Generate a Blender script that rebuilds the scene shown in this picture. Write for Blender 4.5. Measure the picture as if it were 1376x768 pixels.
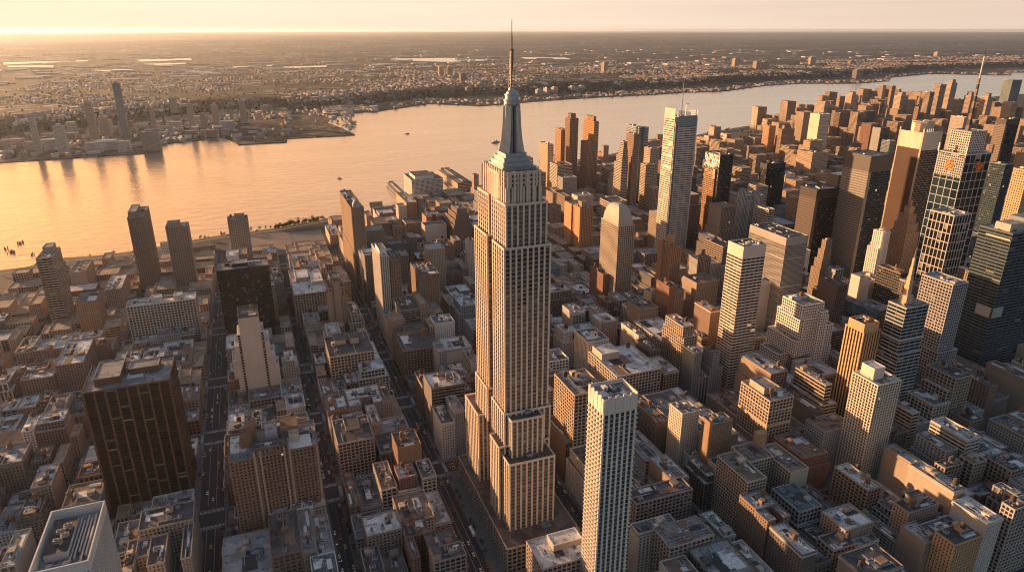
import bpy, bmesh, math, random
from mathutils import Vector, noise
R = math.radians
scene = bpy.context.scene
for o in list(bpy.data.objects): bpy.data.objects.remove(o)
COL = scene.collection
rnd = random.Random(11)

# ---------------------------------------------------------------- camera, sky, sun, exposure
cam = bpy.data.objects.new("camera", bpy.data.cameras.new("camera"))
COL.objects.link(cam); scene.camera = cam
cam.location = (0, 0, 436.0)
cam.rotation_euler = (R(90 - 20.56), 0, R(-20.9))
cam.data.sensor_width = 36.0
cam.data.lens = 36.0 * 917.0 / 1376.0
cam.data.clip_start = 1.0
cam.data.clip_end = 400000.0

SUN_AZ, SUN_EL = 38.0, 6.5          # degrees west of the street axis, and above the horizon
world = bpy.data.worlds.new("World"); scene.world = world
world.use_nodes = True
wn, wl = world.node_tree.nodes, world.node_tree.links
wn.clear()
wo = wn.new("ShaderNodeOutputWorld"); bg = wn.new("ShaderNodeBackground")
sky = wn.new("ShaderNodeTexSky"); sky.sky_type = 'NISHITA'; sky.sun_disc = False
sky.sun_elevation = R(SUN_EL); sky.sun_rotation = R(-SUN_AZ)
sky.altitude = 0; sky.air_density = 1.0; sky.dust_density = 2.0; sky.ozone_density = 1.0
# low haze glow along the horizon, warmest towards the sun, added to the clear sky
def wmath(op, *v):
    x = wn.new("ShaderNodeMath"); x.operation = op
    for i, q in enumerate(v):
        if isinstance(q, (int, float)): x.inputs[i].default_value = q
        else: wl.new(q, x.inputs[i])
    return x.outputs[0]
def wramp(f, stops):
    x = wn.new("ShaderNodeValToRGB"); e = x.color_ramp.elements
    while len(e) < len(stops): e.new(.5)
    for i, (p, c) in enumerate(stops): e[i].position = p; e[i].color = (*c, 1)
    wl.new(f, x.inputs[0]); return x.outputs[0]
def wvec(op, a, b, scale=None):
    x = wn.new("ShaderNodeVectorMath"); x.operation = op
    for i, q in enumerate((a, b)):
        if q is None: continue
        if isinstance(q, tuple): x.inputs[i].default_value = q
        else: wl.new(q, x.inputs[i])
    if scale is not None: wl.new(scale, x.inputs['Scale'])
    return x
tc = wn.new("ShaderNodeTexCoord"); sep = wn.new("ShaderNodeSeparateXYZ"); wl.new(tc.outputs['Generated'], sep.inputs[0])
hor = wvec('NORMALIZE', wvec('MULTIPLY', tc.outputs['Generated'], (1, 1, 0)).outputs[0], None)
az = wvec('DOT_PRODUCT', hor.outputs[0], (-math.sin(R(SUN_AZ)), math.cos(R(SUN_AZ)), 0)).outputs['Value']
az01 = wmath('MULTIPLY_ADD', az, .5, .5)
up = wmath('MAXIMUM', sep.outputs[2], 0.0)
low_c = wramp(az01, [(0.0, (.040, .046, .060)), (.28, (.070, .066, .072)), (.42, (.33, .255, .205)), (.72, (.405, .315, .245)), (.90, (.445, .355, .265)), (.965, (.47, .365, .25)), (1.0, (.7, .46, .24))])
# faint streaks of high haze
stz = wn.new("ShaderNodeTexNoise"); stz.inputs['Scale'].default_value = 2.2; stz.inputs['Detail'].default_value = 4
wl.new(wvec('MULTIPLY', tc.outputs['Generated'], (1, 1, 26)).outputs[0], stz.inputs['Vector'])
low_c = wvec('SCALE', low_c, None, wmath('MULTIPLY_ADD', stz.outputs['Fac'], .22, .89)).outputs[0]
mid_c = wramp(az01, [(0.0, (.034, .042, .058)), (.28, (.032, .040, .054)), (.42, (.105, .092, .090)), (.60, (.195, .143, .116)), (.74, (.285, .160, .092)), (.90, (.335, .147, .054)), (.965, (.43, .185, .060)), (1.0, (.5, .23, .08))])
def smooth(a, b, up_):
    x = wn.new("ShaderNodeMapRange"); x.interpolation_type = 'SMOOTHSTEP'; wl.new(up_, x.inputs[0])
    x.inputs[1].default_value = a; x.inputs[2].default_value = b; return x.outputs[0]
rise, drop = smooth(.03, .085, up), smooth(.22, .46, up)
fl = wmath('SUBTRACT', 1.0, rise); fm = wmath('MULTIPLY', rise, wmath('SUBTRACT', 1.0, drop))
fz = wmath('MULTIPLY', smooth(.34, .8, up), 1.0)
zen = wvec('SCALE', wramp(az01, [(0.0, (.060, .090, .140)), (1.0, (.054, .076, .112))]), None, fz).outputs[0]
g = wvec('ADD', wvec('ADD', wvec('SCALE', low_c, None, fl).outputs[0], wvec('SCALE', mid_c, None, fm).outputs[0]).outputs[0], zen).outputs[0]
clear = wvec('MULTIPLY', sky.outputs[0], wramp(az01, [(0.0, (.05, .05, .05)), (.6, (.05, .05, .05)), (.80, (.042, .035, .03)), (1.0, (.04, .024, .013))])).outputs[0]
mixc = wvec('ADD', wvec('SCALE', clear, None, rise).outputs[0], g).outputs[0]
wl.new(mixc, bg.inputs[0]); wl.new(bg.outputs[0], wo.inputs[0])
bg.inputs[1].default_value = 1.0
sd = bpy.data.lights.new("sun", 'SUN'); sd.energy = 5.0; sd.angle = R(0.6); sd.color = (1.0, 0.56, 0.27)
so = bpy.data.objects.new("sun", sd); COL.objects.link(so)
to_sun = Vector((-math.sin(R(SUN_AZ)) * math.cos(R(SUN_EL)), math.cos(R(SUN_AZ)) * math.cos(R(SUN_EL)), math.sin(R(SUN_EL))))
so.rotation_euler = (-to_sun).to_track_quat('-Z', 'Y').to_euler()
so.location = to_sun * 3000
scene.view_settings.view_transform = 'Standard'
scene.view_settings.look = 'None'
scene.view_settings.gamma = 1.0
scene.view_settings.exposure = 1.32
scene.view_settings.use_curve_mapping = False
scene.cycles.max_bounces = 6
scene.cycles.diffuse_bounces = 3
scene.cycles.glossy_bounces = 3
scene.cycles.transmission_bounces = 2
scene.cycles.volume_bounces = 1
scene.cycles.transparent_max_bounces = 6
scene.cycles.use_denoising = True
scene.cycles.filter_width = 1.1
scene.cycles.sample_clamp_indirect = 6.0
HAZE_DENSITY = 1.2e-5

# ---------------------------------------------------------------- materials
class NT:
    def __init__(self, name):
        self.m = bpy.data.materials.new(name); self.m.use_nodes = True
        self.n = self.m.node_tree.nodes; self.l = self.m.node_tree.links
        self.b = self.n["Principled BSDF"]
    def node(self, t, **kw):
        x = self.n.new(t)
        for k, v in kw.items(): setattr(x, k, v)
        return x
    def link(self, a, b): self.l.new(a, b)
    def math(self, op, a, b=None, c=None):
        x = self.node("ShaderNodeMath", operation=op)
        for i, v in enumerate((a, b, c)):
            if v is None: continue
            if isinstance(v, (int, float)): x.inputs[i].default_value = v
            else: self.link(v, x.inputs[i])
        return x.outputs[0]
    def mix(self, f, a, b, blend='MIX'):
        x = self.node("ShaderNodeMix", data_type='RGBA', blend_type=blend)
        for i, v in ((0, f), (6, a), (7, b)):
            if isinstance(v, (int, float)): x.inputs[i].default_value = v
            elif isinstance(v, tuple): x.inputs[i].default_value = (*v[:3], 1)
            else: self.link(v, x.inputs[i])
        return x.outputs[2]
    def ramp(self, f, stops):
        x = self.node("ShaderNodeValToRGB"); e = x.color_ramp.elements
        while len(e) < len(stops): e.new(0.5)
        for i, (p, c) in enumerate(stops):
            e[i].position = p; e[i].color = (*c, 1) if isinstance(c, tuple) else (c, c, c, 1)
        self.link(f, x.inputs[0]); return x.outputs[0]
    def noise(self, scale, detail=3, vec=None, rough=.5):
        x = self.node("ShaderNodeTexNoise"); x.inputs['Scale'].default_value = scale
        x.inputs['Detail'].default_value = detail; x.inputs['Roughness'].default_value = rough
        if vec is not None: self.link(vec, x.inputs['Vector'])
        return x.outputs['Fac']
    def voro(self, scale, vec=None, out='Color', feature='F1'):
        x = self.node("ShaderNodeTexVoronoi", feature=feature); x.inputs['Scale'].default_value = scale
        if vec is not None: self.link(vec, x.inputs['Vector'])
        return x.outputs[out]
    def pos(self): return self.node("ShaderNodeNewGeometry").outputs['Position']
    def obj(self, o='Color'): return self.node("ShaderNodeObjectInfo").outputs[o]
    def scale_vec(self, v, s):
        x = self.node("ShaderNodeVectorMath", operation='MULTIPLY'); self.link(v, x.inputs[0]); x.inputs[1].default_value = s
        return x.outputs[0]
    def set(self, **kw):
        for k, v in kw.items():
            i = self.b.inputs[k]
            if hasattr(v, 'is_output') or hasattr(v, 'links'): self.link(v, i)
            else: i.default_value = v
        return self.m

M = {}
def wall_material(name, rough, streak, spec=.3):
    t = NT(name); p = t.pos()
    big = t.noise(.035, 3, p); fine = t.noise(.9, 2, p)
    st = t.noise(1.0, 3, t.scale_vec(p, (.8, .8, .03)))
    v = t.math('ADD', t.math('MULTIPLY', big, .35), t.math('ADD', t.math('MULTIPLY', fine, .22), t.math('MULTIPLY', st, streak)))
    v = t.math('ADD', v, 1.0 - .285 - streak * .5)
    c = t.mix(1.0, t.obj('Color'), t.node("ShaderNodeCombineColor").outputs[0], 'MULTIPLY')
    cc = c.node.inputs[7].links[0].from_node
    for i in range(3): t.link(v, cc.inputs[i])
    M[name] = t.set(**{'Base Color': c, 'Roughness': rough, 'Specular IOR Level': spec})
wall_material('masonry', .9, .3)
wall_material('panel', .62, .16, .22)

def pane_material(name, dark, blind_share, rough, tintc, lit=.0008):
    t = NT(name)
    uv = t.node("ShaderNodeUVMap").outputs[0]
    fl = t.node("ShaderNodeVectorMath", operation='FLOOR'); t.link(uv, fl.inputs[0])
    ri = t.obj('Random')
    ad = t.node("ShaderNodeVectorMath", operation='ADD'); t.link(fl.outputs[0], ad.inputs[0])
    cx = t.node("ShaderNodeCombineXYZ"); t.link(t.math('MULTIPLY', ri, 517.0), cx.inputs[2]); t.link(cx.outputs[0], ad.inputs[1])
    wnz = t.node("ShaderNodeTexWhiteNoise", noise_dimensions='3D'); t.link(ad.outputs[0], wnz.inputs['Vector'])
    val = wnz.outputs['Value']
    sx = t.node("ShaderNodeSeparateXYZ"); fr = t.node("ShaderNodeVectorMath", operation='FRACTION'); t.link(uv, fr.inputs[0]); t.link(fr.outputs[0], sx.inputs[0])
    sc = t.node("ShaderNodeSeparateColor"); t.link(wnz.outputs['Color'], sc.inputs[0])
    # a drawn blind reaches down part of the pane
    drawn = t.math('MULTIPLY', t.math('LESS_THAN', val, blind_share), t.math('GREATER_THAN', sx.outputs[1], t.math('MULTIPLY_ADD', sc.outputs[1], .5, .2)))
    g = t.mix(sc.outputs[0], dark, tuple(x * 1.9 + .006 for x in tintc))
    col = t.mix(drawn, g, t.mix(sc.outputs[2], (.10, .09, .075), (.26, .24, .21)))
    nz = t.node("ShaderNodeVectorMath", operation='SUBTRACT'); t.link(wnz.outputs['Color'], nz.inputs[0]); nz.inputs[1].default_value = (.5, .5, .5)
    ns = t.scale_vec(nz.outputs[0], (.05, .05, .05))
    na = t.node("ShaderNodeVectorMath", operation='ADD'); t.link(t.node("ShaderNodeNewGeometry").outputs['Normal'], na.inputs[0]); t.link(ns, na.inputs[1])
    nn = t.node("ShaderNodeVectorMath", operation='NORMALIZE'); t.link(na.outputs[0], nn.inputs[0])
    t.link(nn.outputs[0], t.b.inputs['Normal'])
    on = t.math('MULTIPLY', t.math('GREATER_THAN', val, 1 - lit), .3)
    M[name] = t.set(**{'Base Color': col, 'Roughness': rough, 'Specular IOR Level': .16,
                       'Emission Color': (1, .62, .28, 1), 'Emission Strength': on})
pane_material('window_glass', (.010, .012, .015), .14, .12, (.02, .022, .026))
pane_material('stone_window', (.050, .042, .035), .5, .2, (.045, .038, .032), .0004)
pane_material('dark_glass', (.006, .007, .008), .12, .10, (.008, .008, .009))
pane_material('teal_glass', (.007, .016, .021), .10, .08, (.010, .022, .028))
pane_material('blue_glass', (.03, .06, .075), .10, .08, (.05, .08, .095))
pane_material('slate_glass', (.020, .030, .036), .2, .15, (.03, .04, .046))
pane_material('bronze_glass', (.007, .0055, .005), .04, .3, (.018, .010, .006))

def roof_material():
    t = NT('roofing'); p = t.pos()
    a = t.voro(.09, p); n1 = t.noise(.12, 4, p, .6); n2 = t.noise(1.3, 3, p)
    sep = t.node("ShaderNodeSeparateColor"); t.link(a, sep.inputs[0])
    v = t.math('ADD', t.math('MULTIPLY', sep.outputs[0], .5), t.math('ADD', t.math('MULTIPLY', n1, .9), t.math('MULTIPLY', n2, .35)))
    v = t.math('MULTIPLY', v, .95)
    c = t.mix(1.0, t.obj('Color'), t.node("ShaderNodeCombineColor").outputs[0], 'MULTIPLY')
    cc = c.node.inputs[7].links[0].from_node
    for i in range(3): t.link(v, cc.inputs[i])
    # puddle rings and tar patches
    pa = t.ramp(t.noise(.22, 2, p), [(.60, 0.0), (.64, 1.0)])
    c = t.mix(t.math('MULTIPLY', pa, .55), c, (.03, .03, .032))
    M['roofing'] = t.set(**{'Base Color': c, 'Roughness': .8, 'Specular IOR Level': .3})
roof_material()
def plain(name, col, rough=.7, var=.3, scale=.3, metal=0.0):
    t = NT(name); n = t.noise(scale, 4, t.pos())
    c = t.mix(n, tuple(x * (1 - var) for x in col), tuple(min(1, x * (1 + var)) for x in col))
    M[name] = t.set(**{'Base Color': c, 'Roughness': rough, 'Metallic': metal})
plain('membrane', (.58, .57, .56), .75, .4, .25)
plain('tar', (.035, .036, .04), .75, .5, .3)
plain('rust', (.20, .12, .08), .85, .4, .4)
plain('duct', (.34, .36, .38), .45, .3, .5, .5)
plain('asphalt', (.034, .034, .038), .85, .4, .15)
plain('sidewalk', (.13, .125, .122), .9, .3, .25)
plain('road_paint', (.46, .45, .43), .8, .3, 1.5)
plain('yellow_paint', (.5, .34, .06), .8, .3, 1.5)
plain('spandrel', (.155, .135, .12), .6, .3, .5)
plain('dark_metal', (.018, .014, .012), .7, .4, .5)
plain('steel', (.30, .31, .33), .4, .25, .4, .6)
plain('mast_metal', (.33, .34, .35), .38, .3, .2, .55)
plain('tank_wood', (.17, .095, .055), .9, .45, 1.2)
plain('tank_dark', (.07, .05, .04), .9, .4, 1.2)
plain('tyre', (.02, .02, .02), .8)
plain('bark', (.07, .05, .035), .95)
plain('park_ground', (.10, .085, .055), .95, .4, .02)
plain('gravel_yard', (.20, .165, .125), .95, .35, .03)
plain('concrete', (.34, .32, .29), .85, .25, .12)
plain('timber', (.10, .07, .05), .95, .4, .5)
plain('emblem', (.52, .16, .03), .7, .9, .35)
plain('crane_red', (.35, .10, .06), .6)
def paint():
    t = NT('car_paint'); M['car_paint'] = t.set(**{'Base Color': t.obj('Color'), 'Roughness': .3})
    t = NT('head_light'); M['head_light'] = t.set(**{'Base Color': (.9, .85, .7, 1), 'Emission Color': (1, .85, .6, 1), 'Emission Strength': .9})
    t = NT('tail_light'); M['tail_light'] = t.set(**{'Base Color': (.5, .02, .01, 1), 'Emission Color': (1, .12, .03, 1), 'Emission Strength': .45})
paint()
def leaf_material(name, a, b):
    t = NT(name)
    r = t.math('ADD', t.math('MULTIPLY', t.obj('Random'), .5), t.math('MULTIPLY', t.noise(.25, 3, t.pos()), .6))
    M[name] = t.set(**{'Base Color': t.mix(r, a, b), 'Roughness': .8, 'Specular IOR Level': .2})
leaf_material('leaves', (.035, .042, .014), (.105, .075, .024))
leaf_material('far_leaves', (.018, .026, .016), (.040, .044, .024))
def land():
    t = NT('far_land'); p = t.pos()
    n = t.noise(.0009, 6, p, .62); m = t.noise(.006, 4, p, .6)
    c = t.mix(t.ramp(t.math('ADD', t.math('MULTIPLY', n, .65), t.math('MULTIPLY', m, .4)), [(.38, 0.0), (.66, 1.0)]), (.010, .016, .014), (.034, .038, .036))
    # roofs, lots and yards at town scale
    v = t.voro(.016, p); sep = t.node("ShaderNodeSeparateColor"); t.link(v, sep.inputs[0])
    town = t.math('MULTIPLY', t.math('GREATER_THAN', sep.outputs[0], .80), t.ramp(t.noise(.0006, 3, p), [(.45, 0.0), (.55, 1.0)]))
    c = t.mix(t.math('MULTIPLY', town, .8), c, t.mix(sep.outputs[1], (.16, .13, .11), (.42, .38, .34)))
    M['far_land'] = t.set(**{'Base Color': c, 'Roughness': .95, 'Specular IOR Level': .1})
    t = NT('shore_land'); p = t.pos()
    n = t.noise(.006, 5, p, .6); v = t.voro(.03, p); sep = t.node("ShaderNodeSeparateColor"); t.link(v, sep.inputs[0])
    c = t.mix(t.ramp(n, [(.4, 0.0), (.6, 1.0)]), (.018, .022, .015), (.075, .064, .05))
    c = t.mix(t.math('GREATER_THAN', sep.outputs[0], .86), c, (.16, .145, .13))
    M['shore_land'] = t.set(**{'Base Color': c, 'Roughness': .95, 'Specular IOR Level': .1})
    t = NT('water'); p = t.pos()
    b1 = t.node("ShaderNodeBump"); b1.inputs['Strength'].default_value = .32; b1.inputs['Distance'].default_value = 1.0
    w = t.math('ADD', t.math('MULTIPLY', t.noise(.02, 4, t.scale_vec(p, (1, 1.8, 1))), 5.0), t.math('MULTIPLY', t.noise(.16, 3, t.scale_vec(p, (1, 1.6, 1))), .8))
    t.link(w, b1.inputs['Height']); t.link(b1.outputs[0], t.b.inputs['Normal'])
    cur = t.noise(.0035, 4, t.scale_vec(p, (.35, 1.6, 1)))
    M['water'] = t.set(**{'Base Color': (.72, .62, .53, 1), 'Metallic': .85, 'Roughness': t.math('MULTIPLY_ADD', cur, .16, .10), 'Specular IOR Level': .5, 'IOR': 1.34})
    t = NT('foam'); n = t.noise(.05, 4, t.pos(), .7)
    M['foam'] = t.set(**{'Base Color': (1, .98, .95, 1), 'Metallic': 1.0, 'Roughness': .12, 'Alpha': t.ramp(n, [(.30, .15), (.65, .85)])})
land()


for _n, _c in (('house_white', (.50, .46, .42)), ('house_tan', (.36, .28, .21)), ('house_red', (.26, .15, .11)), ('house_grey', (.30, .29, .28)), ('house_roof', (.20, .175, .16))): plain(_n, _c, .9, .25, .05)
def _pond():
    t = NT('pond'); M['pond'] = t.set(**{'Base Color': (.05, .045, .035, 1), 'Roughness': .12})
    m = bpy.data.materials.new('haze'); m.use_nodes = True; nt = m.node_tree; nt.nodes.clear()
    o = nt.nodes.new('ShaderNodeOutputMaterial'); v = nt.nodes.new('ShaderNodeVolumePrincipled')
    v.inputs['Color'].default_value = (.72, .83, 1.0, 1); v.inputs['Density'].default_value = HAZE_DENSITY; v.inputs['Anisotropy'].default_value = .5
    nt.links.new(v.outputs[0], o.inputs['Volume']); M['haze'] = m
_pond()

# ---------------------------------------------------------------- mesh and object helpers
class MB:
    """collects quads with a material index and window-cell coordinates, then links them as one mesh object"""
    def __init__(self): self.v = []; self.f = []; self.mi = []; self.uv = []; self.mats = []
    def mat(self, n):
        if n not in self.mats: self.mats.append(n)
        return self.mats.index(n)
    def poly(self, pts, m, uv=None):
        i = len(self.v); self.v.extend(pts); k = len(pts); self.f.append(tuple(range(i, i + k))); self.mi.append(self.mat(m))
        self.uv.extend(uv if uv else [(0.5, 0.5)] * k)
    def box(self, x0, x1, y0, y1, z0, z1, m, top=None, bottom=False, skip=''):
        if 'u' not in skip: self.poly([(x0, y0, z0), (x1, y0, z0), (x1, y0, z1), (x0, y0, z1)], m)
        self.poly([(x1, y1, z0), (x0, y1, z0), (x0, y1, z1), (x1, y1, z1)], m)
        self.poly([(x0, y1, z0), (x0, y0, z0), (x0, y0, z1), (x0, y1, z1)], m)
        self.poly([(x1, y0, z0), (x1, y1, z0), (x1, y1, z1), (x1, y0, z1)], m)
        if 't' not in skip: self.poly([(x0, y0, z1), (x1, y0, z1), (x1, y1, z1), (x0, y1, z1)], top or m)
        if bottom: self.poly([(x0, y1, z0), (x1, y1, z0), (x1, y0, z0), (x0, y0, z0)], m)
    def lathe(self, cx, cy, prof, m, n=12, cap=True):
        for (r0, z0), (r1, z1) in zip(prof, prof[1:]):
            for k in range(n):
                a, b = 2 * math.pi * k / n, 2 * math.pi * (k + 1) / n
                p = [(cx + r0 * math.cos(a), cy + r0 * math.sin(a), z0), (cx + r0 * math.cos(b), cy + r0 * math.sin(b), z0),
                     (cx + r1 * math.cos(b), cy + r1 * math.sin(b), z1), (cx + r1 * math.cos(a), cy + r1 * math.sin(a), z1)]
                if r1 < 1e-4: p = p[:3]
                self.poly(p, m)
        if cap and prof[-1][0] > 1e-4:
            r, z = prof[-1]
            self.poly([(cx + r * math.cos(2 * math.pi * k / n), cy + r * math.sin(2 * math.pi * k / n), z) for k in range(n)], m)
    def prism(self, pts, z0, z1, m, top=None):
        n = len(pts)
        for i in range(n):
            (a, b), (c, d) = pts[i], pts[(i + 1) % n]
            self.poly([(a, b, z0), (c, d, z0), (c, d, z1), (a, b, z1)], m)
        self.poly([(a, b, z1) for a, b in pts], top or m)
    def mesh(self, name):
        me = bpy.data.meshes.new(name)
        me.from_pydata(self.v, [], self.f)
        for n in self.mats: me.materials.append(M[n])
        me.polygons.foreach_set('material_index', self.mi)
        l = me.uv_layers.new(name='UVMap')
        l.data.foreach_set('uv', [c for p in self.uv for c in p])
        me.update()
        return me
def link(name, me, parent=None, loc=(0, 0, 0), color=None):
    o = bpy.data.objects.new(name, me); COL.objects.link(o)
    o.location = loc
    if parent is not None:
        o.parent = parent
    if color is not None: o.color = (*color[:3], 1)
    return o
def part(mb, name, parent, color=None): return link(name, mb.mesh(name), parent, color=color)
def tag(o, label, cat, group=None, kind=None):
    if label: o['label'] = label
    if cat: o['category'] = cat
    if group: o['group'] = group
    if kind: o['kind'] = kind
    return o
def thing(name, label, cat, loc=(0, 0, 0), group=None):
    return tag(link(name, None, None, loc), label, cat, group)
def structure(mb, name, color=None):
    o = link(name, mb.mesh(name), None, color=color); o['kind'] = 'structure'; return o

# window layouts: bay width, floor height, pier width, spandrel height, relief, wall, pane, spandrel material, spandrel recess
STY = {
 'pier':   (5.2, 3.75, 1.55, 1.4, .5, 'masonry', 'stone_window', 'spandrel', .30),
 'punch':  (3.2, 3.3, 1.55, 1.45, .35, 'masonry', 'window_glass', 'masonry', .04),
 'punch2': (3.9, 3.1, 1.65, 1.3, .35, 'masonry', 'window_glass', 'masonry', .04),
 'farp':   (4.6, 4.6, 1.9, 1.9, .5, 'masonry', 'window_glass', 'masonry', .06),
 'loft':   (4.3, 3.9, 1.05, 1.15, .45, 'masonry', 'window_glass', 'masonry', .10),
 'grid':   (3.4, 3.5, .85, 1.1, .45, 'panel', 'window_glass', 'panel', .06),
 'bigrid': (5.6, 12.0, 1.0, 1.2, .5, 'panel', 'dark_glass', 'panel', .06),
 'strip':  (7.0, 3.9, .35, 1.9, .3, 'panel', 'dark_glass', 'panel', -.05),
 'brown':  (8.6, 3.5, 1.7, .9, .6, 'masonry', 'bronze_glass', 'dark_metal', .4),
 'fin':    (3.2, 3.6, 1.05, .75, .75, 'panel', 'window_glass', 'panel', .35),
 'rib':    (3.5, 3.2, 1.0, .85, .7, 'panel', 'window_glass', 'panel', .3),
 'darkcol': (4.4, 3.6, 1.7, 1.0, .6, 'panel', 'dark_glass', 'dark_metal', .45),
 'teal':   (3.2, 4.0, .22, .75, .14, 'panel', 'teal_glass', 'panel', .05),
 'blue':   (3.0, 4.0, .25, 1.0, .14, 'panel', 'blue_glass', 'panel', .05),
 'black':  (3.0, 3.9, .3, .7, .14, 'panel', 'dark_glass', 'panel', .05),
 'tealstrip': (9.0, 4.0, .25, 1.35, .25, 'panel', 'teal_glass', 'panel', -.05),
 'mull':   (1.9, 3.8, .8, 1.3, .3, 'panel', 'window_glass', 'spandrel', .15),
 'slim':   (4.2, 3.6, 1.3, .4, .9, 'panel', 'slate_glass', 'panel', .80),
 'bay':    (3.6, 3.7, .5, 1.1, .3, 'masonry', 'dark_glass', 'masonry', .04),
 'louv':   (14.0, 4.1, .8, 2.3, .25, 'panel', 'window_glass', 'panel', -.05),
 'frame':  (9.5, 12.5, .8, .8, .3, 'panel', 'teal_glass', 'panel', .08),
}
def facade(mb, x0, x1, y0, y1, z0, z1, sty, faces, wins=None, core=None):
    """glass core set back behind piers and spandrel bands, on the FACES asked for (a = street front, l / r = the sides, b = rear)"""
    bw, fh, pw, sh, dp, wm, pm, sm, rec = STY[sty]
    core = core or mb
    cx0, cx1, cy0, cy1 = x0 + dp, x1 - dp, y0 + dp, y1 - dp
    m = max(1, round((z1 - z0) / fh)); f = (z1 - z0) / m
    sh = min(sh, f * .7)
    for fc in 'alrb':
        if fc in 'ab': L = cx1 - cx0; P = (lambda s, d: (cx0 + s, cy0 - d)) if fc == 'a' else (lambda s, d: (cx1 - s, cy1 + d))
        else: L = cy1 - cy0; P = (lambda s, d: (cx0 - d, cy1 - s)) if fc == 'l' else (lambda s, d: (cx1 + d, cy0 + s))
        def q(mm, s0, s1, d0, d1, za, zb, w, uv=None):
            (ax, ay), (bx, by) = P(s0, d0), P(s1, d1)
            mm.poly([(ax, ay, za), (bx, by, za), (bx, by, zb), (ax, ay, zb)], w, uv)
        n = max(1, round((L + pw) / bw)) if bw < 90 else 1
        if fc not in faces:
            q(mb, -dp, L + dp, dp, dp, z0, z1, wm); continue
        q(core, 0, L, 0, 0, z0, z1, pm, [(0, 0), (n, 0), (n, m), (0, m)])
        ends = dp
        step = (L + 2 * dp - pw) / n
        for i in range(n + 1):
            s = -dp + i * step; e = s + pw
            q(mb, s, e, dp, dp, z0, z1, wm)
            if i: q(mb, s, s, 0, dp, z0, z1, wm)
            if i < n: q(mb, e, e, dp, 0, z0, z1, wm)
        d = dp - rec
        for j in range(m + 1):
            za = z0 + j * f - sh * .55; zb = za + sh
            za = max(za, z0); zb = min(zb, z1)
            if rec >= 0:
                s0, s1 = 0, L
            else: s0, s1 = -d, L + d
            q(mb, s0, s1, d, d, za, zb, sm)
            (ax, ay), (bx, by), (cx_, cy_), (dx, dy) = P(s0, d), P(s1, d), P(s1, 0), P(s0, 0)
            if zb < z1: mb.poly([(ax, ay, zb), (bx, by, zb), (cx_, cy_, zb), (dx, dy, zb)], sm)
            mb.poly([(dx, dy, za), (cx_, cy_, za), (bx, by, za), (ax, ay, za)], sm)
        if wins is not None:
            for j in range(m):
                for i in range(n):
                    wa = -dp + i * step + pw; wb = wa + step - pw
                    za = z0 + j * f + sh * .45; zb = z0 + (j + 1) * f - sh * .55
                    if zb - za > .3: wins.append((P(wa, .06), P(wb, .06), za, zb))
def parapet(mb, x0, x1, y0, y1, z, wm, par=1.1, t=.55, o=.12):
    for a, b, c, d in ((x0 - o, x1 + o, y0 - o, y0 + t), (x0 - o, x1 + o, y1 - t, y1 + o), (x0 - o, x0 + t, y0 + t, y1 - t), (x1 - t, x1 + o, y0 + t, y1 - t)):
        mb.box(a, b, c, d, z, z + par, wm, bottom=True)
def roof_on(mb, x0, x1, y0, y1, z, wm, par=1.1, rm='roofing'):
    t = .55
    mb.poly([(x0 + t, y0 + t, z + .05), (x1 - t, y0 + t, z + .05), (x1 - t, y1 - t, z + .05), (x0 + t, y1 - t, z + .05)], rm)
    if par: parapet(mb, x0, x1, y0, y1, z, wm, par)

# rooftop pieces shared by every copy
def _tank(m):
    b = MB()
    for sx in (-1, 1):
        for sy in (-1, 1): b.box(sx * 1.3 - .18, sx * 1.3 + .18, sy * 1.3 - .18, sy * 1.3 + .18, 0, 3.2, 'steel')
    b.box(-1.9, 1.9, -1.9, 1.9, 3.2, 3.5, 'timber', bottom=True)
    b.lathe(0, 0, [(1.95, 3.5), (2.05, 5.2), (1.95, 7.2), (2.2, 7.2), (0, 8.7)], m, 12, False)
    return b.mesh('water_tank')
TANKS = [_tank('tank_wood'), _tank('tank_dark')]
def _ac():
    b = MB(); b.box(-1.5, 1.5, -1, 1, .3, 1.9, 'duct'); b.lathe(-.6, 0, [(.6, 1.9), (.6, 2.15)], 'tar', 8); b.lathe(.75, 0, [(.6, 1.9), (.6, 2.15)], 'tar', 8)
    b.box(-1.4, -1.2, -.9, .9, 0, .3, 'steel'); b.box(1.2, 1.4, -.9, .9, 0, .3, 'steel'); return b.mesh('ac_unit')
AC = _ac()
def _bulk():
    b = MB()
    b.poly([(-2, -2.5, 0), (2, -2.5, 0), (2, -2.5, 3), (-2, -2.5, 3)], 'masonry'); b.poly([(2, 2.5, 0), (-2, 2.5, 0), (-2, 2.5, 2.4), (2, 2.5, 2.4)], 'masonry')
    b.poly([(-2, 2.5, 0), (-2, -2.5, 0), (-2, -2.5, 3), (-2, 2.5, 2.4)], 'masonry'); b.poly([(2, -2.5, 0), (2, 2.5, 0), (2, 2.5, 2.4), (2, -2.5, 3)], 'masonry')
    b.poly([(-2.2, -2.7, 3.05), (2.2, -2.7, 3.05), (2.2, 2.7, 2.42), (-2.2, 2.7, 2.42)], 'roofing')
    b.box(-.5, .5, -2.62, -2.5, 0, 2.1, 'tar'); return b.mesh('bulkhead')
BULK = _bulk()
def _vent():
    b = MB(); b.lathe(0, 0, [(.45, 0), (.45, 1.6), (.8, 1.6), (.8, 2.0), (0, 2.4)], 'steel', 8, False); return b.mesh('roof_vent')
VENT = _vent()

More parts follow.
